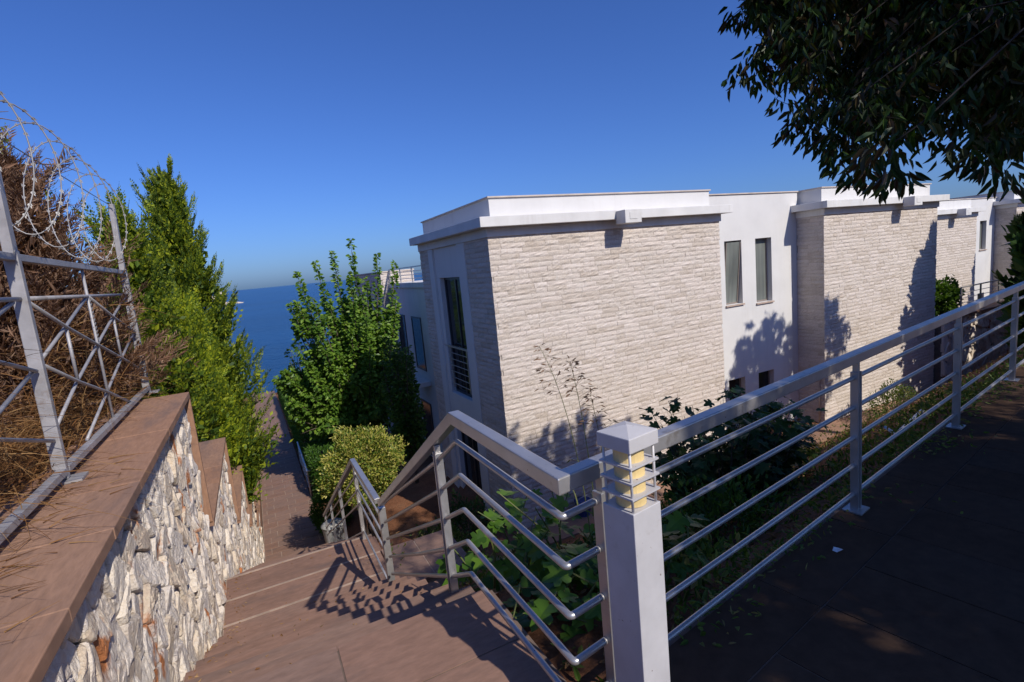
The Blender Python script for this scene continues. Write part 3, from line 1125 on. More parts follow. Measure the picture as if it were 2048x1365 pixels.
def clad(parent, org, ux, length, z0, z1, seed, single=0, course=0.106, nearest=None, hide_below=None):
    """lay split-face stone in courses on the plane through org along ux; 'single' of them as objects of their own"""
    r = random.Random(seed)
    ux = Vector(ux).normalized()
    nrm = ux.cross(Vector((0, 0, 1)))       # outward
    pieces = []
    z, row = z0, 0
    while z < z1-0.02:
        h = min(course, z1-z)
        x = -r.uniform(0.0, 0.3)
        while x < length-0.01:
            l, me, V, F = VARS[r.randrange(14)]
            sx = r.uniform(0.85, 1.2)
            a, b = max(0, x), min(length, x+l*sx)
            if b-a > 0.06:
                pieces.append((a, b, z, h, r.randrange(14), r.uniform(-0.002, 0.0025), r.random() < 0.5))
            x += l*sx
        z += course
        row += 1
    org = Vector(org)
    order = list(range(len(pieces)))
    if single:
        def key(i):
            a, b, z, h, v, pr, fl = pieces[i]
            p = org+ux*((a+b)/2)+Vector((0, 0, 0))
            hid = hide_below is not None and z < hide_below
            return (hid, (p.x**2+p.y**2)/max(0.2, b-a)**0.6)
        order.sort(key=key)
    AV, AF, off = [], {}, 0
    faces = []
    for c, i in enumerate(order):
        a, b, z, h, v, pr, fl = pieces[i]
        l, me, V, F = VARS[v]
        g_ = 0.0035
        S = Matrix.Diagonal(((b-a-g_)/l, 1, (h-g_)/0.1, 1))
        Rm = Matrix(((ux.x, -nrm.x, 0, 0), (ux.y, -nrm.y, 0, 0), (0, 0, 1, 0), (0, 0, 0, 1)))
        T = Matrix.Translation(org+ux*(a+g_/2)+nrm*pr+Vector((0, 0, z+g_/2)))
        X = T @ Rm @ S
        if c < single:
            o = bpy.data.objects.new('brick', me)
            COL.objects.link(o)
            o.parent = parent
            o.matrix_parent_inverse = Matrix.Translation(-Vector(parent.location))
            o.matrix_basis = X
        else:
            Xn = np.array(X)
            Vt = V @ Xn[:3, :3].T+Xn[:3, 3]
            AV.append(Vt)
            faces.append(np.array(F)+off)
            off += len(Vt)
    if AV:
        o = np_mesh('brickwork', np.concatenate(AV), np.concatenate(faces), M['split_stone'], parent)
        o['kind'] = 'stuff'


def window(parent, x0, x1, z0, z1, y, depth=0.2, pane='glass_frost', tilt=0.0, mull=False, sill=True, fm='frame_brown'):
    """opening in a wall facing -y: reveal comes from the wall, this is frame, pane and sill"""
    f = 0.045
    w = MB()
    yb = y+depth
    w.box(x0, yb-0.03, z0, x0+f, yb+0.03, z1)
    w.box(x1-f, yb-0.03, z0, x1, yb+0.03, z1)
    w.box(x0+f, yb-0.03, z1-f, x1-f, yb+0.03, z1)
    w.box(x0+f, yb-0.03, z0, x1-f, yb+0.03, z0+f)
    fr = w.build('window', M[fm], parent, 0.004)
    p = MB()
    if tilt:
        p.obox(((x0+x1)/2, yb-0.02-tilt/2, (z0+z1)/2), ((x1-x0)/2-f, 0, 0), (0, 0.006, 0), (0, -tilt/2, (z1-z0)/2-f))
    else:
        p.box(x0+f, yb-0.006, z0+f, x1-f, yb+0.006, z1-f)
    p.build('pane', M[pane], fr)
    if tilt:
        s_ = MB()
        s_.bar((x1-f-0.02, yb-0.03-tilt, z1-f), (x1-f-0.02, yb-0.03, z0+f), 0.03, 0.03, (1, 0, 0))
        s_.bar((x0+f+0.02, yb-0.03-tilt, z1-f), (x0+f+0.02, yb-0.03, z0+f), 0.03, 0.03, (1, 0, 0))
        s_.build('sash', M[fm], fr)
    if sill:
        MB().box(x0-0.03, y-0.05, z0-0.045, x1+0.03, yb, z0-0.002).build('sill', M['sill'], fr, 0.004)
    return fr


def wall_with_holes(x0, x1, z0, z1, y, holes, thick=0.3):
    """wall panel facing -y with rectangular openings (sorted, non overlapping columns allowed)"""
    xs = sorted(set([x0, x1]+[h[0] for h in holes]+[h[1] for h in holes]))
    zs = sorted(set([z0, z1]+[h[2] for h in holes]+[h[3] for h in holes]))
    m = MB()
    def solid(i, j):
        if i < 0 or j < 0 or i >= len(xs)-1 or j >= len(zs)-1: return False
        cx_, cz_ = (xs[i]+xs[i+1])/2, (zs[j]+zs[j+1])/2
        return not any(h[0] < cx_ < h[1] and h[2] < cz_ < h[3] for h in holes)
    for i in range(len(xs)-1):
        for j in range(len(zs)-1):
            if not solid(i, j): continue
            a, b, c, d = xs[i], xs[i+1], zs[j], zs[j+1]
            m.add([(a, y, c), (b, y, c), (b, y, d), (a, y, d)], [(0, 1, 2, 3)])
            for (ii, jj, q) in ((i-1, j, [(a, c), (a, d)]), (i+1, j, [(b, c), (b, d)]), (i, j-1, [(a, c), (b, c)]), (i, j+1, [(a, d), (b, d)])):
                if not solid(ii, jj):
                    (p0, q0), (p1, q1) = q
                    m.add([(p0, y, q0), (p1, y, q1), (p1, y+thick, q1), (p0, y+thick, q0)], [(0, 1, 2, 3)])
    return m


def box_lamp(x, y, z, label, parent_lab=None):
    o = empty('wall_light', (x, y, z), label, 'lamp', 'box lights on the house fronts')
    MB().box(x, y-0.32, z-0.14, x+0.44, y, z+0.14).build('housing', M['cornice_paint'], o, 0.008)
    MB().box(x+0.12, y-0.328, z-0.06, x+0.32, y-0.321, z+0.08).build('lens', M['white_paint'], o, 0.004)
    return o


def bay(parent, x0, x1, yf, yb, zb, zt, single, seed, left=True, right_over=0.0, zside=None, hole=None):
    """stone clad bay with white cornice and set-back parapet"""
    wall_ = MB()
    if hole:
        wall_.box(x0+0.022, yf+0.022, zb-1.0, x1-0.01, hole[0], zt+0.15)
        wall_.box(x0+0.27, hole[0], zb-1.0, x1-0.01, hole[1], zt+0.15)
        wall_.box(x0+0.022, hole[1], zb-1.0, x1-0.01, yb, zt+0.15)
    else:
        wall_.box(x0+0.022, yf+0.022, zb-1.0, x1-0.01, yb, zt+0.15)
    w = wall_.build('bay_wall', M['joint'], parent)
    w2 = w
    clad(w2, (x0-0.012, yf+0.012, 0), (1, 0, 0), x1-x0+0.012, zb-0.1, zt+0.02, seed, single, hide_below=-2.3)
    # soffit fascia, cornice, parapet, coping
    MB().box(x0-0.035, yf-0.035, zt, x1+0.035, yb, zt+0.175).build('fascia', M['cornice_paint'], parent, 0.006)
    MB().box(x0-0.25, yf-0.25, zt+0.178, x1+0.20, yb+0.0, zt+0.372).build('cornice', M['cornice_paint'], parent, 0.008)
    p = MB()
    p.box(x0+0.17, yf+0.18, zt+0.36, x1-0.12, yb-0.02, zt+0.765)
    pr = p.build('parapet', M['white_paint'], parent)
    cp = MB()
    cp.box(x0+0.135, yf+0.145, zt+0.768, x1-0.085, yb+0.02, zt+0.80)
    cp.build('parapet_coping', M['coping_pale'], parent, 0.004)
    return w2


# --- first house
ZT = 2.14
h1 = empty('house', (4.35, 9.46, -4.1), 'nearest white house with beige split stone bay at the top of the stairs', 'house', 'row of stone and white houses')
w1 = bay(h1, 4.35, 10.68, 9.46, 14.02, -4.05, ZT, 300, 5, hole=(10.76, 13.27))
# side face (towards the stairs), front strip and back strip of stone
clad(w1, (4.362, 10.75, 0), (0, -1, 0), 1.28, -4.7, ZT+0.02, 21)
clad(w1, (4.362, 14.03, 0), (0, -1, 0), 0.75, -4.7, ZT+0.02, 22)
# white framed window strip in the side face
sd = MB()
xf = 4.335
sd.box(xf, 10.75, -4.75, 4.60, 11.20, ZT+0.0)
sd.box(xf, 12.95, -4.75, 4.60, 13.28, ZT+0.0)
sd.build('window_frame', M['white_paint'], h1, 0.006)
pn = MB()
pn.box(4.385, 11.20, 1.40, 4.60, 12.95, ZT)
pn.box(4.385, 12.70, -1.55, 4.60, 12.95, 1.40)
pn.box(4.375, 11.20, -2.40, 4.60, 12.95, -1.55)
pn.box(4.385, 12.70, -4.75, 4.60, 12.95, -2.40)
pn.build('window_panel', M['white_paint'], h1, 0.005)
fr = MB()
for y0, y1, z0, z1 in ((11.2, 12.7, -1.55, 1.40), (11.2, 12.7, -4.7, -2.40)):
    for (a, b, c, d) in ((y0, y0+0.06, z0, z1), (y1-0.06, y1, z0, z1), (y0+0.06, y1-0.06, z1-0.06, z1), (y0+0.06, y1-0.06, z0, z0+0.06), ((y0+y1)/2-0.03, (y0+y1)/2+0.03, z0+0.06, z1-0.06)):
        fr.box(4.50, a, c, 4.56, b, d)
    w = fr.build('french_window', M['dark_frame'], h1)
    MB().box(4.525, y0+0.06, z0+0.06, 4.535, y1-0.06, z1-0.06).build('pane', M['glass_dark'], w)
    fr = MB()
rl = MB()
for z in (-1.30, -1.14, -0.98, -0.82, -0.66, -0.50):
    rl.tube([(4.41, 11.2, z), (4.41, 12.7, z)], 0.010, 6)
bal = rl.build('balcony_bars', M['metal_paint'], h1)
MB().bar((4.41, 11.2, -0.33), (4.41, 12.95, -0.33), 0.05, 0.04).build('balcony_rail', M['metal_paint'], h1)
for y in (11.4, 12.5):
    MB().box(4.39, y-0.02, -1.4, 4.43, y+0.02, -0.35).build('balcony_post', M['metal_paint'], h1)
# white link between the bays
holes = [(11.80, 12.47, -0.13, 1.64), (13.04, 13.72, -0.20, 1.64), (11.80, 12.47, -3.7, -2.27), (13.04, 13.72, -3.7, -2.27)]
wl = wall_with_holes(10.66, 14.90, -4.4, 2.88, 10.31, holes).build('link_wall', M['white_paint'], h1)
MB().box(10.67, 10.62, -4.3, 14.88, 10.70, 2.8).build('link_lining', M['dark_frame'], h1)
MB().box(10.64, 10.275, 2.882, 14.92, 10.75, 2.915).build('link_coping', M['coping_pale'], h1, 0.004)
window(h1, *holes[0], 10.31, 0.18, tilt=0.16)
window(h1, *holes[1], 10.31, 0.18)
window(h1, *holes[2], 10.31, 0.18, pane='glass_dark')
window(h1, *holes[3], 10.31, 0.18, pane='glass_dark')
MB().box(4.3, 8.62, -4.3, 15.0, 9.44, -4.02).build('apron', M['andesite'], h1, 0.01)
box_lamp(7.30, 9.222, 2.345, 'white box light on the cornice of the nearest house')

# --- second house
h2 = empty('house', (14.84, 9.46, -4.1), 'second house in the row, stone bay with a chimney on its roof', 'house', 'row of stone and white houses')
w2 = bay(h2, 14.84, 20.9, 9.46, 14.02, -4.05, ZT-0.02, 0, 6)
clad(w2, (14.852, 10.31, 0), (0, -1, 0), 0.84, -4.2, ZT, 23)
MB().box(15.0, 8.62, -4.3, 21.1, 9.44, -4.02).build('apron', M['andesite'], h2, 0.01)
MB().tube([(14.80, 9.62, -4.0), (14.80, 9.62, -2.55), (14.86, 9.62, -2.5)], 0.02, 8).build('drain_pipe', M['coping_pale'], h2, smooth=True)
ch = MB()
ch.box(20.72, 10.85, 2.6, 21.1, 11.2, 3.20)
chi = ch.build('chimney', M['coping_pale'], h2)
for a in (20.75, 21.03):
    for b in (10.88, 11.13):
        MB().box(a, b, 3.2, a+0.04, b+0.04, 3.40).build('chimney_leg', M['dark_frame'], chi)
MB().box(20.60, 10.75, 3.402, 21.22, 11.3, 3.43).build('chimney_cap', M['dark_frame'], chi)
box_lamp(18.35, 9.222, 2.325, 'white box light on the cornice of the second house')

# --- third house, set back and lower
h3 = empty('house', (23.1, 11.8, -4.1), 'third house set back behind the second, half hidden by it', 'house', 'row of stone and white houses')
w3 = bay(h3, 23.1, 29.4, 11.8, 16, -4.05, 1.74, 0, 7)
hol = [(31.75, 32.4, 0.12, 1.5), (31.75, 32.4, -3.4, -2.0)]
wall_with_holes(29.38, 33.3, -4.4, 2.55, 12.62, hol).build('link_wall', M['white_paint'], h3)
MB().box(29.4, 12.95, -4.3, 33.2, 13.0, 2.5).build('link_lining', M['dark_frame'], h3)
MB().box(29.36, 12.58, 2.552, 33.3, 13.1, 2.585).build('link_coping', M['coping_pale'], h3)
for hh in hol: window(h3, *hh, 12.62, 0.18, pane='glass_frost' if hh[2] > 0 else 'glass_dark')
box_lamp(27.1, 11.562, 1.945, 'white box light on the cornice of the third house')

# --- fourth house at the frame edge
h4 = empty('house', (33.2, 11.8, -4.1), 'farthest house of the row at the right edge', 'house', 'row of stone and white houses')
w4 = bay(h4, 33.2, 39.5, 11.8, 16, -4.05, 2.0, 0, 8)
clad(w4, (33.212, 12.62, 0), (0, -1, 0), 0.82, -4.2, 2.0, 24)
box_lamp(35.2, 11.562, 2.2, 'white box light on the cornice of the farthest house')

# --- house below towards the sea
hb = empty('house', (5.0, 16.5, -5.5), 'lower white house with a roof terrace near the sea', 'house')
mb = MB()
mb.box(5.05, 15.9, -6.5, 11, 20.5, 1.10)
mb.build('wall', M['white_paint'], hb)
MB().box(4.98, 15.83, 1.104, 11.1, 20.5, 1.28).build('roof_edge', M['cornice_paint'], hb, 0.01)
mb = MB()
mb.box(4.72, 20.55, -6.5, 6.0, 26, 1.72)
w5 = mb.build('stone_block', M['joint'], hb)
clad(w5, (4.70, 20.53, 0), (1, 0, 0), 1.32, 0.9, 1.72, 31)
clad(w5, (4.71, 26, 0), (0, -1, 0), 5.47, -2.0, 1.72, 32)
MB().box(4.66, 20.49, 1.722, 6.06, 26, 1.77).build('block_coping', M['coping_pale'], hb)
for (y0, y1, z0, z1) in ((17.0, 18.1, -1.75, 0.1), (17.0, 18.1, -4.9, -2.9), (19.0, 20.0, -1.75, 0.1)):
    f_ = MB()
    f_.box(5.02, y0, z0, 5.049, y1, z0+0.06).box(5.02, y0, z1-0.06, 5.049, y1, z1).box(5.02, y0, z0+0.06, 5.049, y0+0.06, z1-0.06).box(5.02, y1-0.06, z0+0.06, 5.049, y1, z1-0.06)
    ww = f_.build('window', M['dark_frame'], hb)
    MB().box(5.035, y0+0.06, z0+0.06, 5.045, y1-0.06, z1-0.06).build('pane', M['glass_dark'], ww)
MB().box(4.4, 16.7, -2.2, 5.04, 18.4, -2.05).build('balcony_slab', M['white_paint'], hb)
rl = MB()
for z in (1.42, 1.54, 1.66):
    rl.tube([(5.05, 15.9, z), (5.05, 20.5, z)], 0.012, 6)
    rl.tube([(5.05, 15.9, z), (10.9, 15.9, z)], 0.012, 6)
rl.build('terrace_bars', M['metal_paint'], hb)
MB().bar((5.05, 15.9, 1.80), (5.05, 20.5, 1.80), 0.05, 0.04).build('terrace_rail', M['metal_paint'], hb)
MB().bar((5.05, 15.9, 1.80), (10.9, 15.9, 1.80), 0.05, 0.039).build('terrace_rail', M['metal_paint'], hb)
for x, y in ((5.05, 15.9), (5.05, 17.4), (5.05, 18.9), (5.05, 20.4), (6.5, 15.9), (8, 15.9), (9.5, 15.9), (10.9, 15.9)):
    MB().box(x-0.02, y-0.02, 1.28, x+0.02, y+0.02, 1.79).build('terrace_post', M['metal_paint'], hb)

hb.location = Vector(EYE)+(Vector(hb.location)-Vector(EYE))*1.15
hb.scale = (1.15, 1.15, 1.15)

# white garden gate pillars behind the hedge
gp = empty('white_pillar', (1.75, 25.2, -5.5), 'white garden pillar glimpsed through the tree by the path', 'pillar')
MB().box(1.55, 25.0, -6.4, 1.85, 25.3, -3.45).build('shaft', M['white_paint'], gp, 0.01)
MB().box(1.48, 24.93, -3.448, 1.92, 25.37, -3.3).build('cap', M['white_paint'], gp, 0.01)

# low garden wall between second and third house
gw = empty('garden_wall', (21, 9.2, -4), 'low dark stone garden wall beside the second house', 'wall')
MB().box(21.0, 9.3, -4.6, 28.5, 9.55, -1.70).build('wall_core', M['mortar'], gw)
rr2 = random.Random(9)
for c, poly in rubble_cells(21.0, 28.5, -4.2, -1.72, 0.42, 77):
    vs, fs = stone_from_poly(c, poly, 0.0, rr2.uniform(0.04, 0.09), rr2, 10)
    vs = [(y_, 9.29-x_, z_) for x_, y_, z_ in vs]
    me = bpy.data.meshes.new('stone')
    me.from_pydata(vs, [], [tuple(reversed(q)) for q in fs])
    me.update()
    link_mesh('stone', me, M['rubble'], gw)
for k in range(8):
    MB().box(20.97+k*0.945, 9.16, -1.698, 20.97+k*0.945+0.942, 9.62, -1.64).build('coping_slab', M['andesite'], gw, 0.005)
gl = empty('garden_railing', (23, 9.5, -1.64), 'dark railing standing on the low garden wall', 'railing')
MB().bar((22.6, 9.45, -0.75), (28.4, 9.45, -0.75), 0.05, 0.04).build('handrail', M['metal_paint'], gl)
for z in (-1.5, -1.32, -1.14, -0.96):
    MB().tube([(22.6, 9.45, z), (28.4, 9.45, z)], 0.012, 6).build('bar', M['metal_paint'], gl)
for x in (22.6, 24.0, 25.4, 26.8, 28.2):
    MB().box(x-0.025, 9.43, -1.64, x+0.025, 9.47, -0.77).build('post', M['metal_paint'], gl)

# ------------------------------------------------------------------ sea: castle islet and breakwater
cs = empty('sea_castle', (-60, 960, SEA_Z), 'pale sea castle ruin on its islet on the horizon', 'castle')


def crag(m, x0, x1, y0, y1, zt, nseg=14, seed=1):
    r = random.Random(seed)
    ring0, ring1 = [], []
    for i in range(nseg):
        a = 2*math.pi*i/nseg
        cx_, cy_ = (x0+x1)/2, (y0+y1)/2
        k = r.uniform(0.85, 1.1)
        ring0.append((cx_+math.cos(a)*(x1-x0)/2*k, cy_+math.sin(a)*(y1-y0)/2*k, SEA_Z-1))
        ring1.append((cx_+math.cos(a)*(x1-x0)/2*k*0.92, cy_+math.sin(a)*(y1-y0)/2*k*0.9, zt+r.uniform(-0.6, 0.4)))
    m.add(ring0+ring1, [(i, (i+1) % nseg, nseg+(i+1) % nseg, nseg+i) for i in range(nseg)]+[tuple(range(nseg, 2*nseg))])
    return m


D_ = 960.0
def sx(px, d=D_): return d*math.tan(math.atan((px-1024)/1045)+YAW)
xa, xb = sx(424), sx(465.5)
m = crag(MB(), xa-6, xb+3, D_-15, D_+25, SEA_Z+1.0)
m.build('islet', M['castle'], cs)
m = MB()
m.box(xb-9, D_-4, SEA_Z, xb-0.5, D_+6, SEA_Z+11.5)
for k in range(4): m.box(xb-9+k*2.3, D_-4.2, SEA_Z+11.4, xb-9+k*2.3+1.3, D_-3, SEA_Z+12.6)
m.build('tower', M['castle'], cs)
m = MB()
m.box(xa, D_-2, SEA_Z, xb-9.3, D_+2, SEA_Z+7.0)
for k in range(7): m.box(xa+k*3.6, D_-2.2, SEA_Z+6.9, xa+k*3.6+2.0, D_-1, SEA_Z+8.0)
m.box(xa+6, D_-3, SEA_Z, xa+12, D_+3, SEA_Z+10)
m.build('curtain_wall', M['castle'], cs)
bw = empty('breakwater', (-40, 575, SEA_Z), 'pale low breakwater of rocks in the sea before the castle', 'breakwater')
m = MB()
r = random.Random(4)
x0_, x1_ = sx(395, 575), sx(496, 575)
for k in range(60):
    t = k/59
    x = lerp(x0_, x1_, t)
    w = 2.0*(1-0.6*max(0, t-0.7)/0.3)
    crag(m, x-1.6-r.random(), x+1.6+r.random(), 575-3+r.uniform(-1, 1), 575+3, SEA_Z+w*r.uniform(0.7, 1.15), 7, k)
m.build('rock_mound', M['castle'], bw)

# ------------------------------------------------------------------ bin, pot, small things
bn = empty('litter_bin', (1.05, 13.2, -5.15), 'grey plastic litter bin with a lid at the foot of the lower flight', 'bin')
m = MB()
m.tube([(1.05, 13.2, -5.14), (1.05, 13.2, -5.08), (1.05, 13.2, -4.46), (1.05, 13.2, -4.42)], [0.20, 0.21, 0.265, 0.275], 20)
m.build('body', M['bin'], bn, smooth=True)
m = MB()
m.tube([(1.05, 13.2, -4.42), (1.05, 13.2, -4.39), (1.05, 13.2, -4.34), (1.05, 13.2, -4.31)], [0.29, 0.29, 0.22, 0.05], 20)
m.build('lid', M['bin'], bn, smooth=True)
BX, BY = 5.88, 9.2
pt = empty('blue_bucket', (BX, BY, -4.0), 'dark blue plastic bucket on the ground before the stone wall', 'bucket')
MB().tube([(BX, BY, -4.06), (BX, BY, -4.0), (BX, BY, -3.72), (BX, BY, -3.70), (BX, BY, -3.68)], [0.13, 0.14, 0.175, 0.19, 0.19], 18).build('body', M['blue_plastic'], pt, smooth=True)
MB().tube([(BX+math.cos(a)*0.18, BY-0.02-0.05*math.sin(a), -3.70+math.sin(a)*0.13) for a in [math.pi*k/10 for k in range(11)]], 0.006, 6).build('handle', M['white_plastic'], pt)
pp = empty('white_pipe', (5.6, 3.2, -0.5), 'broken white plastic pipe lying on the leaf strewn bank', 'pipe')
zz_ = garden_z(5.4, 2.75)+0.03
MB().tube([(4.9, 2.62, garden_z(4.9, 2.62)+0.03), (6.3, 2.95, garden_z(6.3, 2.95)+0.12)], 0.022, 8).build('length', M['white_plastic'], pp, smooth=True)
MB().tube([(5.45, 2.6, zz_-0.02), (5.5, 2.9, zz_+0.10)], 0.015, 8).build('branch', M['white_plastic'], pp, smooth=True)
sc = tag(MB().add([(2.43, 1.495, 0.004), (2.465, 1.485, 0.012), (2.472, 1.51, 0.006), (2.45, 1.525, 0.014), (2.425, 1.515, 0.006)], [(0, 1, 2), (0, 2, 3), (0, 3, 4)]).build('paper_scrap', M['white_plastic']),
         'tiny crumpled white paper scrap on the dark terrace tiles', 'litter')

# ------------------------------------------------------------------ vegetation
def conifer(name, label, x, y, z0, h, r, seed, nb=260, ns=85, lean=(0, 0), mat='conifer_leaf', prof=None, spray=(0.045, 0.095), upw=0.9, group='conifers along the wall', jag=0.35, plume=1.25, wid=0.52, taper=0.75):
    global nrng
    nrng = np.random.default_rng(seed)
    rr_ = random.Random(seed)
    o = empty(name, (x, y, z0), label, 'tree', group)
    tp = [(x+lean[0]*t*t, y+lean[1]*t*t, z0+h*0.86*t) for t in (0, .25, .5, .75, 1)]
    MB().tube(tp, [0.11, 0.09, 0.06, 0.035, 0.008], 8).build('trunk', M['bark'], o, smooth=True)
    P, D, Ls, NN = [], [], [], []
    UPV = np.array([0, 0, 1.0])
    nf, nbl = 9, max(6, ns//8)
    tt = (np.arange(nbl)+0.5)/nbl
    sgn = np.where(np.arange(nbl) % 2 == 0, 1.0, -1.0)
    sgn[-1] = 0
    for b in range(nb):
        u_ = ((b+rr_.random())/nb)**1.05*0.985
        R_ = r*min(1.0, (0.5+u_*3.0))*(1-u_)**taper*(1+jag*rr_.uniform(-1, 0.7))
        az = rr_.uniform(0, 2*math.pi)
        out = np.array([math.cos(az), math.sin(az), 0.0])
        t0 = np.array([x+lean[0]*u_*u_, y+lean[1]*u_*u_, z0+h*0.88*u_])
        # inner foliage along the branch
        ni = int(ns*0.7)
        t = nrng.uniform(0.1, 0.95, ni)
        P.append(t0+out*(R_*t)[:, None]+UPV*(R_*0.45*upw*t**1.5)[:, None]+nrng.normal(size=(ni, 3))*0.08)
        D.append(unit(out*0.6+UPV*0.7+nrng.normal(size=(ni, 3))*0.5))
        Ls.append(nrng.uniform(spray[0], spray[1], ni)*1.55)
        NN.append(rand_unit(ni))
        # flat feathery fronds in a flame shaped plume at the end of the branch
        ax_ = unit(out*(0.8-0.5*u_)+UPV*upw+nrng.normal(size=3)*0.16)
        pl = rr_.uniform(0.3, 0.62)*plume*(1.0 if u_ < .93 else 0.8)
        st = t0+out*R_*0.75+UPV*(R_*0.35*upw)
        for f_ in range(nf):
            q = f_/nf
            sd_ = unit(np.cross(ax_, rand_unit(1)[0]))
            fa = unit(ax_+sd_*(0.38-0.25*q)+UPV*0.2)
            fb = st+ax_*pl*q*0.75+UPV*0.2*pl*q*q
            fl = pl*(0.55-0.2*q)
            fn = unit(np.cross(fa, unit(np.cross(fa, UPV)+nrng.normal(size=3)*0.5)))
            fs_ = np.cross(fa, fn)
            c = fb+fa*(fl*tt)[:, None]
            P.append(c)
            D.append(unit(fa+fs_*(sgn*0.75)[:, None]+nrng.normal(size=(nbl, 3))*0.12))
            Ls.append((spray[0]+(spray[1]-spray[0])*(1-np.abs(tt*2-0.7)))*nrng.uniform(0.7, 1.15, nbl)*0.85)
            NN.append(np.repeat(fn[None, :], nbl, 0)+nrng.normal(size=(nbl, 3))*0.2)
    P, D, Ls, NN = np.concatenate(P), np.concatenate(D), np.concatenate(Ls), unit(np.concatenate(NN))
    leaves('crown', P, D, Ls, Ls*wid, M[mat], o, curl=0.08, Nrm=NN, simple=True)
    return o


conifer('conifer_tree', 'tallest green conifer with upright plumes behind the lattice fence', -1.25, 13.0, -3.3, 8.1, 1.5, 1, 520, 112, lean=(0.10, 0), jag=0.55, taper=0.95, plume=1.35, mat='conifer_dark')
conifer('conifer_tree', 'bright yellow green conifer bulging over the lower wall beside the path', -1.45, 18.2, -5.0, 6.5, 1.05, 2, 500, 105, lean=(0.12, 0), jag=0.45, plume=1.3)
conifer('conifer_tree', 'dark green conifer just beyond the fence end', -1.62, 10.2, -1.6, 4.9, 1.0, 3, 300, 84, taper=0.9, mat='conifer_dark', plume=1.4)
conifer('conifer_tree', 'low spreading conifer filling the gap below the tallest one', -1.35, 11.0, -2.2, 3.9, 0.95, 4, 260, 80, lean=(0.25, 0.3))
conifer('conifer_tree', 'green conifer showing through the dead branches at the left edge', -2.2, 6.6, 0.4, 3.1, 0.7, 5, 200, 70)
conifer('conifer_tree', 'conifer in front of the bright one leaning on the stepped wall', -1.2, 14.9, -3.9, 4.9, 0.95, 6, 280, 80, lean=(0.2, 0.2))
conifer('conifer_tree', 'small far conifer by the path kerb', -1.25, 24.5, -6.0, 3.6, 0.8, 8, 160, 60)
# dead conifer: bare limbs with brown sprays
dc = conifer('dead_conifer', 'dead brown conifer behind the razor wire', -1.75, 5.9, 0.4, 2.6, 1.0, 12, 340, 110, mat='dead_leaf', spray=(0.05, 0.11), upw=0.35, group=None, jag=0.6, wid=0.16, plume=1.0)
lim = MB()
r = random.Random(12)
for k in range(16):
    az = r.uniform(0, 6.28)
    z = 1.2+k*0.13
    p = Vector((-1.80, 6.0, z))
    pts_ = [p]
    d = Vector((math.cos(az), math.sin(az), 0.5))
    for q in range(5):
        p = p+d*0.17
        d = (d+Vector((r.uniform(-.3, .3), r.uniform(-.3, .3), 0.25))).normalized()
        pts_.append(p)
    lim.tube(pts_, [0.02, 0.017, 0.013, 0.009, 0.006, 0.003], 5)
for (ax_, ay_, h_) in ((-1.62, 5.6, 3.05), (-1.45, 5.9, 2.8), (-1.9, 5.4, 3.15)):
    pts_ = [Vector((-1.8, 6.0, 1.6))]
    for q in range(1, 6):
        t = q/5
        pts_.append(Vector((lerp(-1.8, ax_, t)+r.uniform(-.05, .05), lerp(6, ay_, t)+r.uniform(-.05, .05), lerp(1.6, h_, t))))
    lim.tube(pts_, [0.028, 0.022, 0.018, 0.013, 0.009, 0.004], 5)
    for q in range(14):
        b = pts_[r.randrange(2, 6)]
        e = b+Vector((r.uniform(-.35, .35), r.uniform(-.35, .35), r.uniform(-.05, .35)))
        lim.tube([b, (b+e)/2+Vector((0, 0, .03)), e], [0.006, 0.004, 0.002], 4)
lim.build('limbs', M['dead_wood'], dc)

# dry grass hanging behind and through the fence
nrng = np.random.default_rng(33)
n = 5200
P = np.stack([nrng.uniform(-1.75, -0.99, n), nrng.uniform(0.6, 5.6, n), np.full(n, 0.7)], 1)
P[:, 2] = 0.62+nrng.random(n)**1.6*0.95*(0.55+0.45*np.sin(P[:, 1]*2.1+P[:, 0]*3))
D = unit(np.stack([nrng.normal(0.12, 0.5, n), nrng.normal(0, 0.5, n), nrng.uniform(0.05, 1.0, n)], 1))
o = blades('dry_grass', P, D, nrng.uniform(0.16, 0.5, n), nrng.uniform(0.004, 0.009, n), M['dry_grass'], None, droop=nrng.uniform(0.4, 1.5, n), seg=5)
tag(o, 'dry orange brown grass hanging through the lattice fence', 'grass', kind='stuff')
n = 300
P = np.stack([nrng.uniform(-0.99, -0.6, n), nrng.uniform(0.8, 3.6, n), np.full(n, 0.725)], 1)
keep = nrng.random(n) < np.clip(0.9-(P[:, 0]+1.0)*2.4, 0.05, 1)
P = P[keep]
D = unit(np.stack([nrng.normal(0.6, 0.5, len(P)), nrng.normal(-0.1, 0.6, len(P)), np.abs(nrng.normal(0.05, 0.10, len(P)))], 1))
o = blades('dry_straw', P, D, nrng.uniform(0.05, 0.22, len(P)), 0.0045, M['dry_grass'], None, droop=0.15, seg=3)
tag(o, 'scattered dry straw lying on the wall coping', 'straw', kind='stuff')


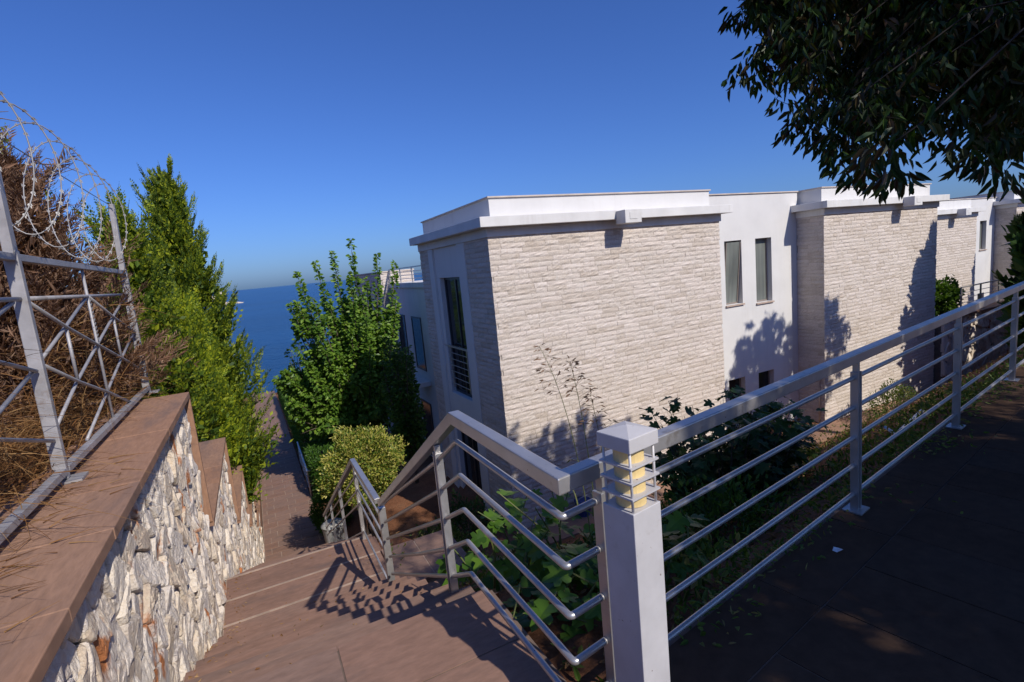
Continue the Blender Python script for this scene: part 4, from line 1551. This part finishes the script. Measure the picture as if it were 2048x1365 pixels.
def lump_bush(name, label, c, rad, n, L, Wd, mat, seed, cat='bush', group=None, lump=0.18, shell=0.5, wood=True, base=None, upb=0.4):
    global nrng
    nrng = np.random.default_rng(seed)
    o = empty(name, (c[0], c[1], base if base is not None else c[2]-rad[2]), label, cat, group)
    d = rand_unit(n)
    ph = nrng.uniform(0, 6, 6)
    w = 1+lump*(np.sin(d[:, 0]*5+ph[0])*np.sin(d[:, 1]*5+ph[1])+np.sin(d[:, 2]*6+ph[2])*np.sin(d[:, 0]*8+ph[3]))+nrng.normal(size=n)*0.05
    rr_ = (shell+(1-shell)*nrng.random(n)**0.5)*w
    P = np.array(c)+d*rr_[:, None]*np.array(rad)
    D = unit(d+np.array([0, 0, upb])+nrng.normal(size=(n, 3))*0.7)
    leaves('foliage', P, D, nrng.uniform(L[0], L[1], n), nrng.uniform(Wd[0], Wd[1], n), M[mat], o, nbias=(0.1, -0.3, 0.8), nrand=0.7)
    if wood:
        m_ = MB()
        r_ = random.Random(seed)
        for k in range(9):
            b = Vector((c[0]+r_.uniform(-.1, .1), c[1]+r_.uniform(-.1, .1), (base if base is not None else c[2]-rad[2])-0.05))
            e = Vector(c)+Vector((r_.uniform(-.6, .6)*rad[0], r_.uniform(-.6, .6)*rad[1], r_.uniform(0, .7)*rad[2]))
            m_.tube([b, (b+e)/2+Vector((r_.uniform(-.1, .1), r_.uniform(-.1, .1), 0)), e], [0.03, 0.018, 0.006], 6)
        m_.build('stems', M['bark'], o)
    return o


lump_bush('variegated_bush', 'rounded bush with cream edged variegated leaves beside the stair railing', (1.86, 12.55, -2.88), (0.90, 0.9, 0.86), 14000, (0.05, 0.09), (0.025, 0.045), 'varieg_leaf', 51, base=-4.8, lump=0.22)
lump_bush('dark_shrub', 'dark clipped round shrub at the edge of the path', (1.22, 15.3, -4.95), (0.55, 0.6, 0.65), 7000, (0.04, 0.07), (0.02, 0.035), 'hedge_leaf', 52, base=-5.7, lump=0.05)
lump_bush('garden_bush', 'leafy green bush rising above the low garden wall', (23.3, 10.5, -1.25), (1.1, 0.6, 0.65), 3200, (0.10, 0.18), (0.06, 0.09), 'bush_leaf', 53, base=-4.0)
lump_bush('garden_bush', 'pale green bush behind the railing at the right edge', (27.0, 8.2, -0.9), (1.0, 0.8, 0.8), 3000, (0.10, 0.18), (0.06, 0.09), 'bush_leaf', 54, base=-3.0)

# clipped hedge along the path
nrng = np.random.default_rng(60)
hd = empty('hedge', (1.7, 22, -5.9), 'clipped green hedge running along the right of the path', 'hedge')
n = 26000
hy = nrng.uniform(18.2, 46, n)
hx = nrng.uniform(1.12, 2.1, n)
face = nrng.random(n)
hzf = np.interp(hy, PZY, PZZ)
top = hzf+1.35+0.10*np.sin(hy*1.7)
hz = hzf+nrng.random(n)*(top-hzf)
f1 = face < 0.45
hx[f1] = 1.12+nrng.normal(0, 0.03, f1.sum())
f2 = (face >= 0.45) & (face < 0.85)
hz[f2] = top[f2]+nrng.normal(0, 0.03, f2.sum())
f3 = face >= 0.85
hy[f3] = 18.2+nrng.normal(0, 0.03, f3.sum())
hz[f3] = pz(18.2)+nrng.random(f3.sum())*1.35
P = np.stack([hx, hy, hz], 1)
D = unit(np.stack([-1.0*f1, -1.0*f3, 1.0*f2+0.2], 1)+nrng.normal(size=(n, 3))*0.5)
leaves('foliage', P, D, nrng.uniform(0.07, 0.13, n), nrng.uniform(0.035, 0.06, n), M['hedge_leaf'], hd)
m = MB()
for y in np.arange(18.4, 46, 0.9):
    m.tube([(1.6, y, pz(y)-0.2), (1.6, y+0.1, pz(y)+1.1)], [0.03, 0.015], 5)
m.build('stems', M['bark'], hd)


def clear_of_path(P):
    """thin the leaves whose shade would fall on the open stretches of the path"""
    t = (P[:, 2]+6.2)/0.875
    xl, yl = P[:, 0]-0.285*t, P[:, 1]+t
    hit = (xl > -0.75) & (xl < 0.7) & ((yl < 23.0) | ((yl > 25.6) & (yl < 32))) & (P[:, 2] < -0.3)
    return ~hit | (nrng.random(len(P)) < 0.15)


def shoot_tree(name, label, base, tops, leafL, mat, seed, dens=60, fork=2.6, rb=0.11, group=None):
    """many upright shoots from a low fork, leaves set along every shoot"""
    global nrng
    nrng = np.random.default_rng(seed)
    r_ = random.Random(seed)
    o = empty(name, base, label, 'tree', group)
    b = Vector(base)
    fk = b+Vector((0, 0, fork))
    w = MB()
    w.tube([b-Vector((0, 0, 0.2)), b+Vector((0.05, 0, fork*0.5)), fk], [rb, rb*0.85, rb*0.7], 10)
    P, D, LL = [], [], []
    for tp in tops:
        tp = Vector(tp)
        s0 = fk+Vector((r_.uniform(-.15, .15), r_.uniform(-.15, .15), r_.uniform(-fork*0.35, 0.2)))
        mid = s0.lerp(tp, 0.45)+Vector(((tp.x-s0.x)*0.25, (tp.y-s0.y)*0.25, -0.05*(tp.z-s0.z)))
        pts_ = []
        for k in range(9):
            t = k/8
            pts_.append(s0*(1-t)**2+mid*2*t*(1-t)+tp*t*t)
        w.tube(pts_, [0.045*(1-k/8)+0.004 for k in range(9)], 6)
        ln = (tp-s0).length
        nl = int(dens*ln)
        t = nrng.uniform(0.12, 1.0, nl)
        T = t[:, None]
        A, B, C = np.array(s0), np.array(mid), np.array(tp)
        c = A*(1-T)**2+B*2*T*(1-T)+C*T**2
        tang = unit(2*(1-T)*(B-A)+2*T*(C-B))
        o_ = rand_unit(nl)
        o_ -= tang*np.sum(o_*tang, 1, keepdims=True)
        o_ = unit(o_)
        rad = (0.03+0.34*(1-t)**0.8)*nrng.random(nl)
        P.append(c+o_*rad[:, None])
        D.append(unit(o_*0.8+tang*0.45-np.array([0, 0, 0.25])+nrng.normal(size=(nl, 3))*0.3))
        LL.append(nrng.uniform(leafL[0], leafL[1], nl)*(1.05-0.35*t))
    w.build('trunk', M['bark'], o, smooth=True)
    P, D, LL = np.concatenate(P), np.concatenate(D), np.concatenate(LL)
    ok = clear_of_path(P)
    P, D, LL = P[ok], D[ok], LL[ok]
    leaves('crown', P, D, LL, LL*0.64, M[mat], o, fold=0.14, curl=0.2, nbias=(0.25, -0.8, 0.8), nrand=0.5)
    return o


r = random.Random(71)
tops = [(2.75, 15.0, 2.70), (2.2, 14.8, 2.35), (1.75, 15.0, 2.15), (1.25, 15.0, 1.90), (3.45, 15.1, 2.25), (3.95, 15.2, 1.95), (3.1, 15.4, 1.6),
        (1.0, 15.1, 0.7), (0.95, 15.3, 0.0), (0.75, 15.6, -0.6), (2.5, 14.4, 1.7), (1.5, 14.5, 1.2), (3.7, 14.6, 0.9)]
for k in range(30):
    tops.append((r.uniform(0.5, 1.5), 15.4+r.uniform(-.5, .6), r.uniform(-2.6, -0.2)))
for k in range(26):
    tops.append((r.uniform(0.95, 3.8), 15.3+r.uniform(-.7, .7), r.uniform(0.1, 1.25)))
for k in range(14):
    tops.append((r.uniform(0.3, 0.8), 15.4+r.uniform(-.4, .5), r.uniform(-1.9, -0.5)))
for k in range(96):
    a, q = r.uniform(0, 6.28), r.random()**0.5
    tops.append((2.35+math.cos(a)*q*1.55, 15.3+math.sin(a)*q*1.25, r.uniform(-2.9, 1.5-abs(math.cos(a)*q)*1.2)))
KS = 1.30
tops = [tuple(EYE+(np.array(t)-EYE)*KS) for t in tops]
shoot_tree('mulberry_tree', 'leafy green tree with upright shoots between the path and the houses', (3.4, 19.9, -5.9), tops, (0.15, 0.25), 'mulberry_leaf', 72, 84, fork=2.4)
tops = []
for k in range(36):
    a, q = r.uniform(0, 6.28), r.random()**0.5
    tops.append((1.9+math.cos(a)*q*0.9, 24.0+math.sin(a)*q*1.0, r.uniform(-3.9, -0.9)))
shoot_tree('small_tree', 'smaller green tree beside the path beyond the larger one', (1.95, 24.0, -6.2), tops, (0.10, 0.17), 'mulberry_leaf', 73, 80, fork=1.2, rb=0.07)
tops = []
for k in range(30):
    a, q = r.uniform(0, 6.28), r.random()**0.5
    tops.append((3.75+math.cos(a)*q*0.5, 15.4+math.sin(a)*q*0.6, r.uniform(-3.2, -0.2)))
shoot_tree('shade_tree', 'dark leafy tree against the white wall of the lower house', (3.7, 15.0, -5.2), tops, (0.10, 0.17), 'bush_leaf', 74, 90, fork=1.6, rb=0.07)

# fig plant below the guardrail corner -------------------------------------------------
def lobed_leaf_mesh(name, items, mat, parent):
    """palmate lobed leaves: items = (pos, dir, normal, size)"""
    outline = [(0.0, 0.0), (0.16, -0.08), (0.40, 0.02), (0.46, 0.20), (0.26, 0.30), (0.52, 0.46), (0.50, 0.66), (0.22, 0.62), (0.14, 0.88), (0.0, 1.0)]
    full = outline+[(-a, b) for a, b in outline[-2:0:-1]]
    V, F = [], []
    for p, d, nn, s_ in items:
        p, d, nn = Vector(p), Vector(d).normalized(), Vector(nn)
        sd_ = d.cross(nn).normalized()
        nn = sd_.cross(d).normalized()
        b = len(V)
        V.append(p+d*s_*0.42)
        for a, q in full:
            V.append(p+d*(q*s_)+sd_*(a*s_)+nn*(abs(a)*0.22*s_-0.14*q*q*s_))
        m_ = len(full)
        F += [(b, b+1+i, b+1+(i+1) % m_) for i in range(m_)]
    return np_mesh(name, [tuple(v) for v in V], F, mat, parent)


fg = empty('fig_plant', (1.35, 2.7, -0.75), 'young fig plant with large lobed leaves under the guardrail corner', 'plant')
r = random.Random(81)
items, w = [], MB()
for k in range(110):
    bx, by = 0.96+r.random()*0.8, 1.85+r.random()*1.2
    b = Vector((bx, by, garden_z(bx, by)-0.05))
    e = Vector((b.x+r.uniform(-.35, .35), b.y+r.uniform(-.45, .35), r.uniform(-0.7, 0.12)))
    if e.x < 0.83: e.x = 0.83+r.random()*0.2
    mid = (b+e)/2+Vector((r.uniform(-.05, .05), r.uniform(-.05, .05), 0.08))
    w.tube([b, mid, e], [0.009, 0.006, 0.004], 5)
    for q in range(r.choice((3, 4, 5))):
        az = r.uniform(0, 6.28)
        d = Vector((math.cos(az), math.sin(az), r.uniform(-0.45, 0.15)))
        t = r.uniform(0.55, 1.0)
        p = b.lerp(e, t)
        items.append((p+d*0.03, d, Vector((r.uniform(-.35, .35), r.uniform(-.6, .1), 1)), r.uniform(0.09, 0.165)))
w.build('stems', M['stalk'], fg)
lobed_leaf_mesh('foliage', items, M['fig_leaf'], fg)

# vine shrub behind the terrace rail ----------------------------------------------------
vs_ = empty('vine_shrub', (4.1, 3.7, -1.4), 'dark leafy vine shrub behind the terrace guardrail', 'shrub')
items, w = [], MB()
r = random.Random(83)
for k in range(150):
    a, q = r.uniform(0, 6.28), r.random()**0.5
    e = Vector((4.25+math.cos(a)*q*1.25, 3.75+math.sin(a)*q*0.55, 0))
    e.z = r.uniform(-1.05, 0.17-0.22*abs(e.x-4.1)-0.1*q)
    b = Vector((lerp(4.1, e.x, 0.45), lerp(3.7, e.y, 0.45), garden_z(4.1, 3.7)))
    w.tube([b, b.lerp(e, 0.55)+Vector((0, 0, 0.12)), e], [0.010, 0.006, 0.003], 4)
    for q2 in range(9):
        az = r.uniform(0, 6.28)
        d = Vector((math.cos(az), math.sin(az), r.uniform(-0.7, 0.2)))
        p = b.lerp(e, r.uniform(0.55, 1.0))+Vector((r.uniform(-.1, .1), r.uniform(-.1, .1), r.uniform(-.05, .1)))
        items.append((p, d, Vector((r.uniform(-.5, .5), r.uniform(-.7, .2), 1)), r.uniform(0.08, 0.14)))
w.build('stems', M['bark'], vs_)
lobed_leaf_mesh('foliage', items, M['vine_leaf'], vs_)

# tall seeding grass stalks --------------------------------------------------------------
stalks = [((1.66, 2.52), (1.46, 2.62, 1.10), 'tallest seeding grass stalk in front of the stone wall'),
          ((1.70, 2.50), (1.585, 2.50, 1.00), 'middle seeding grass stalk leaning by the guardrail'),
          ((1.78, 2.46), (1.655, 2.42, 0.80), 'short seeding grass stalk nearest the bollard lamp')]
for i, (b, tpt, lab) in enumerate(stalks):
    o = empty('grass_stalk', (b[0], b[1], garden_z(*b)), lab, 'grass', 'tall seeding grasses')
    bb_ = Vector((b[0], b[1], garden_z(*b)-0.03))
    tp = Vector(tpt)
    ctrl = Vector((b[0]-0.02, b[1], lerp(bb_.z, tp.z, 0.7)))
    pts_ = [bb_*(1-t)**2+ctrl*2*t*(1-t)+tp*t*t for t in [k/10 for k in range(11)]]
    MB().tube(pts_, [0.0042-0.0003*k for k in range(11)], 6).build('stem', M['stalk'], o)
    nrng = np.random.default_rng(90+i)
    n = 46
    t = nrng.uniform(0.72, 1.0, n)
    A, B, C = np.array(bb_), np.array(ctrl), np.array(tp)
    T = t[:, None]
    c = A*(1-T)**2+B*2*T*(1-T)+C*T**2
    dd = unit(nrng.normal(size=(n, 3))*np.array([1, 0.6, 0.25])+np.array([0, 0, 0.5]))
    reach = (0.015+0.11*(1.02-t)/0.3)[:, None]*nrng.uniform(0.3, 1, (n, 1))
    P = c+dd*reach
    leaves('seed_head', P, unit(dd+np.array([0, 0, -0.5])), 0.036, 0.010, M['seed_head'], o, kind='stuff')
    m = MB()
    for k in range(n):
        if k % 2 == 0: m.tube([tuple(c[k]), tuple(P[k])], 0.0009, 4)
    m.build('seed_branches', M['seed_head'], o)['kind'] = 'stuff'
    n = 5
    P = np.stack([A*(1-q)+C*q for q in nrng.uniform(0.1, 0.55, n)])
    for q in range(n):
        blades('blade', P[q:q+1], unit(nrng.normal(size=(1, 3))*np.array([1, 1, 0])+np.array([0, 0, 1.6])), nrng.uniform(0.25, 0.5, 1), 0.010, M['stalk'], o, droop=0.9, seg=7)

# undergrowth, litter, weeds --------------------------------------------------------------
nrng = np.random.default_rng(101)
n = 15000
gx_ = 0.95+nrng.random(n)**1.2*7.5
ey = np.array([edge_y(v) for v in gx_])+0.16
gy_ = ey+nrng.random(n)**1.5*4.2
clump = np.array([noise.noise((a*1.3, b*1.3, 5.0)) for a, b in zip(gx_, gy_)])
keep = clump > nrng.uniform(-0.35, 0.35, n)
gx_, gy_, clump = gx_[keep], gy_[keep], clump[keep]
n = len(gx_)
hgt = np.clip(0.06+0.34*(clump+0.15), 0.03, 0.42)
gz_ = np.array([garden_z(a, b) for a, b in zip(gx_, gy_)])
P = np.stack([gx_, gy_, gz_+nrng.random(n)*hgt], 1)
D = unit(nrng.normal(size=(n, 3))*0.7+np.array([0, -0.1, 0.8]))
o = leaves('undergrowth', P, D, nrng.uniform(0.03, 0.085, n), nrng.uniform(0.012, 0.03, n), M['weed_leaf'])
tag(o, 'tangled green weeds covering the bank below the guardrail', 'weeds', kind='stuff')
n = 9000
gx_ = 0.95+nrng.random(n)*15
ey = np.array([edge_y(v) for v in gx_])+0.15
gy_ = ey+nrng.random(n)*6.0
P = np.array([(a, b, garden_z(a, b)+0.008+nrng.random()*0.02) for a, b in zip(gx_, gy_)])
D = unit(nrng.normal(size=(n, 3))*np.array([1, 1, 0.25]))
o = leaves('leaf_litter', P, D, nrng.uniform(0.03, 0.075, n), nrng.uniform(0.012, 0.03, n), M['litter'], curl=0.3)
tag(o, 'dry fallen leaves scattered over the garden soil', 'leaf litter', kind='stuff')
n = 1900
s_ = nrng.uniform(0.6, 6.5, n)
v_ = np.abs(nrng.normal(0, 0.10, n))
side = nrng.random(n)
P = np.array([np.array(RC)+np.array(RD)*a+np.array(RN)*(0.12-b*(0.7+1.8*noise.noise((a*1.1, 2.0, 0.5))**2*3)) for a, b in zip(s_, v_)])
cl = np.array([noise.noise((a*1.6, 9.0, 0.0)) for a in s_])
keep = cl > nrng.uniform(-0.25, 0.35, n)
P = P[keep]
P[:, 2] = 0.004+nrng.random(len(P))*0.05
D = unit(nrng.normal(size=(len(P), 3))*np.array([1, 1, 0.35])+np.array([0, 0, 0.3]))
o = leaves('edge_weeds', P, D, nrng.uniform(0.02, 0.05, len(P)), nrng.uniform(0.008, 0.02, len(P)), M['weed_leaf'])
tag(o, 'low weeds creeping over the terrace edge under the guardrail', 'weeds', kind='stuff')

n = 420
yy_ = nrng.uniform(2.3, 5.9, n)
xx_ = np.where(nrng.random(n) < 0.55, XL+np.abs(nrng.normal(0.02, 0.10, n)), nrng.uniform(XL, XR, n))
zz2 = []
for y_ in yy_:
    if y_ < 4.63: zz2.append(-(int((y_-2.25)/0.34)+1)*1.35/8+0.003)
    else: zz2.append(-1.346)
P = np.stack([xx_, yy_, np.array(zz2)], 1)
o = leaves('stair_litter', P, unit(nrng.normal(size=(n, 3))*np.array([1, 1, 0.15])), nrng.uniform(0.008, 0.035, n), nrng.uniform(0.004, 0.014, n), M['litter'], curl=0.3)
tag(o, 'crumbs of dry leaves scattered on the upper stairs', 'leaf litter', kind='stuff')

lump_bush('low_shrub', 'dark low shrub just behind the bollard lamp below the guardrail', (2.05, 2.55, -0.72), (0.6, 0.45, 0.4), 3200, (0.04, 0.075), (0.018, 0.032), 'vine_leaf', 115, base=-1.15, lump=0.25)
lump_bush('low_shrub', 'dark low shrub under the middle of the terrace guardrail', (3.0, 2.75, -0.72), (0.65, 0.5, 0.42), 3400, (0.04, 0.075), (0.018, 0.032), 'bush_leaf', 116, base=-1.15, lump=0.25)
# lower garden plants by the first house
lump_bush('low_shrub', 'low shrub in the red soil beside the landing', (2.3, 8.2, -3.1), (0.45, 0.4, 0.4), 1600, (0.05, 0.09), (0.02, 0.035), 'weed_leaf', 111, base=-3.6)
lump_bush('low_shrub', 'green shrub at the foot of the nearest house corner', (3.4, 9.9, -3.9), (0.5, 0.6, 0.7), 3000, (0.05, 0.09), (0.02, 0.04), 'vine_leaf', 112, base=-4.6)
lump_bush('low_shrub', 'small pale shrub against the second house wall', (16.3, 8.4, -3.5), (0.9, 0.4, 0.6), 2200, (0.05, 0.09), (0.02, 0.04), 'weed_leaf', 113, base=-4.1)

# ------------------------------------------------------------------ overhanging tree over the terrace
def inv(px, py, d):
    return EYE+(fw+rt*((px-1024)/FPX)-up*((py-682.5)/FPX))*d


def canopy_tree(name, label, base, cen, rad, nbranch, seed, leafL=(0.07, 0.12), per0=60, droop=0.55, extra=None, group='shade trees along the terrace', keepf=None, trim=False, nfree=0):
    global nrng
    nrng = np.random.default_rng(seed)
    r_ = random.Random(seed)
    o = empty(name, base, label, 'tree', group)
    b, c = Vector(base), Vector(cen)
    w = MB()
    fk = b.lerp(Vector((c.x, c.y, c.z-rad[2]*0.5)), 0.8)
    w.tube([b-Vector((0, 0, .2)), b.lerp(fk, .5)+Vector((.08, .05, 0)), fk], [0.16, 0.13, 0.11], 10)
    P, D, LL, FR = [], [], [], []
    ends = []
    for k in range(nbranch):
        v = Vector(rand_unit(1)[0])
        q = r_.random()**0.4
        ends.append(Vector((c.x+v.x*rad[0]*q, c.y+v.y*rad[1]*q, c.z+v.z*rad[2]*q)))
    if extra: ends += [Vector(e) for e in extra]
    free = len(ends)-nfree
    for i, e in enumerate(ends):
        if keepf and i < free and not keepf(e): continue
        s0 = fk.lerp(e, r_.uniform(0.62, 0.85))+Vector((0, 0, 0.2))
        if i % 60 == 0: w.tube([fk, fk.lerp(s0, .5)+Vector((0, 0, .15)), s0], [0.06, 0.04, 0.018], 6)
        sw = .08 if i >= free else .2
        tip = e+Vector((r_.uniform(-sw, sw), r_.uniform(-sw, sw), -droop*r_.uniform(.3, 1)))
        if keepf and trim and i < free and not keepf(tip, -45): continue
        pts_ = [s0, s0.lerp(e, .6)+Vector((0, 0, .15)), e, e.lerp(tip, .6)+Vector(((e.x-c.x)*.05, (e.y-c.y)*.05, 0)), tip]
        if i % 3 == 0: w.tube(pts_, [0.004, 0.004, 0.0035, 0.0025, 0.001], 4)
        A = np.array([np.array(p) for p in pts_])
        per = per0 if (i >= nbranch or not trim) else int(per0*0.6)
        t = nrng.uniform(0.8, 4.0, per)
        i0 = np.minimum(3, t.astype(int))
        f = (t-i0)[:, None]
        p = A[i0]*(1-f)+A[i0+1]*f
        out = nrng.normal(size=(per, 3))*np.array([1, 1, 0.4])
        P.append(p+out*0.035)
        D.append(unit(out*0.5+np.array([0, 0, -0.85])))
        LL.append(nrng.uniform(leafL[0], leafL[1], per))
        FR.append(np.full(per, i >= free))
    w.build('trunk', M['twig'], o, smooth=True)
    P, D, LL = np.concatenate(P), np.concatenate(D), np.concatenate(LL)
    if trim:
        v = P-EYE
        d = np.maximum(0.05, v@fw)
        X, Y = 1024+FPX*(v@rt)/d, 682.5-FPX*(v@up)/d
        lim = np.interp(X, [p[0] for p in drip], [p[1] for p in drip])
        front = (v@fw > 0.4) & (X < 2200) & (Y < 1400)
        ok = ~front | np.concatenate(FR) | ((X > 1465) & (Y < lim+30+34*np.sin(X*0.035)**2))
        P, D, LL = P[ok], D[ok], LL[ok]
    # the head of the stairs lies in the open: no foliage between it and the sun
    ok = (P[:, 0]-0.285*(P[:, 2]-0.6)/0.875 > 1.12) | (nrng.random(len(P)) < 0.03)
    P, D, LL = P[ok], D[ok], LL[ok]
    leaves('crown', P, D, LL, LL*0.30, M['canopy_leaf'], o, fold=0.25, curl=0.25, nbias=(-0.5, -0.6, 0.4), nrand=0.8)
    return o


# silhouette limit: the crown's left underside as measured on site (points along its drip line at 3 m)
drip = [(1490, -90), (1505, -10), (1560, 60), (1612, 160), (1668, 228), (1705, 252), (1850, 268), (2060, 285), (2300, 295)]


def in_crown(e, pad=14):
    v = np.array(e)-EYE
    d = v@fw
    if d < 0.4: return True
    x, y = 1024+FPX*(v@rt)/d, 682.5-FPX*(v@up)/d
    if y > 1500 or x > 2400: return e[2] > 1.75
    lim = np.interp(x, [p[0] for p in drip], [p[1] for p in drip])
    return x > 1480 and y < lim-pad


extra = []
r = random.Random(121)
while len(extra) < 620:
    px, py = r.uniform(1490, 2250), r.uniform(-260, 330)
    lim = np.interp(px, [p[0] for p in drip], [p[1] for p in drip])
    if py < lim-70:
        extra.append(inv(px, py, r.uniform(2.5, 4.6)))
for (px, py, d) in ((1545, 75, 2.9), (1560, 65, 2.9), (1585, 50, 2.9), (1640, 185, 2.9), (1650, 165, 2.9), (1672, 205, 2.8), (1715, 240, 2.7), (1730, 250, 2.6), (1535, -25, 3.0), (1560, -30, 3.0),
                    (1755, 250, 2.5), (1845, 245, 1.9), (1960, 268, 2.4), (2005, 268, 2.4), (2040, 270, 2.5), (1795, 255, 2.6), (1590, 20, 2.9), (1615, 115, 2.8)):
    extra.append(inv(px, py, d))
canopy_tree('shade_tree', 'dark overhanging tree with narrow drooping leaves above the terrace', (5.8, -0.9, 0), (5.5, -0.7, 4.0), (2.9, 2.3, 1.6), 950, 122, (0.045, 0.088), 92, 0.32, trim=True, nfree=18,
            extra=extra, keepf=in_crown)
canopy_tree('shade_tree', 'second terrace tree further along the guardrail, out of the frame', (9.0, -0.2, 0), (8.1, 0.6, 4.0), (2.2, 1.6, 1.5), 520, 123, (0.09, 0.15), 62, 0.4, keepf=in_crown)
canopy_tree('shade_tree', 'third terrace tree casting leafy shade on the white wall', (16.5, 1.8, -0.1), (15.7, 2.9, 4.0), (2.1, 1.2, 1.7), 330, 124, (0.12, 0.2), 50, 0.2, keepf=in_crown)
canopy_tree('shade_tree', 'terrace tree behind the viewer shading the tiles', (4.4, -4.6, 0), (4.5, -3.7, 4.0), (2.3, 2.4, 1.7), 640, 125, (0.10, 0.165), 64, 0.4, keepf=in_crown)
for (x, y, z0, h, rr_, sd_, lab) in ((21.9, 5.4, -1.6, 6.9, 2.7, 131, 'tall cypress casting its shadow on the second house'),
                                     (31.0, 7.6, -2.2, 6.3, 1.2, 132, 'tall cypress casting its shadow on the third house'),
                                     (25.5, 5.6, -1.8, 6.0, 1.7, 134, 'broad cypress shading the low garden wall'),
                                     (13.6, 4.2, -1.3, 3.7, 0.62, 133, 'dark conifer cut by the right edge of the view')):
    conifer('cypress_tree', lab, x, y, z0, h, rr_, sd_, 170, 56, spray=(0.16, 0.32), mat='vine_leaf', group='conifers by the terrace', jag=0.25)

if False: print('objects', len(bpy.data.objects), 'tris', sum(len(o.data.loop_triangles) if False else len(o.data.polygons) for o in bpy.data.objects if o.type == 'MESH'))
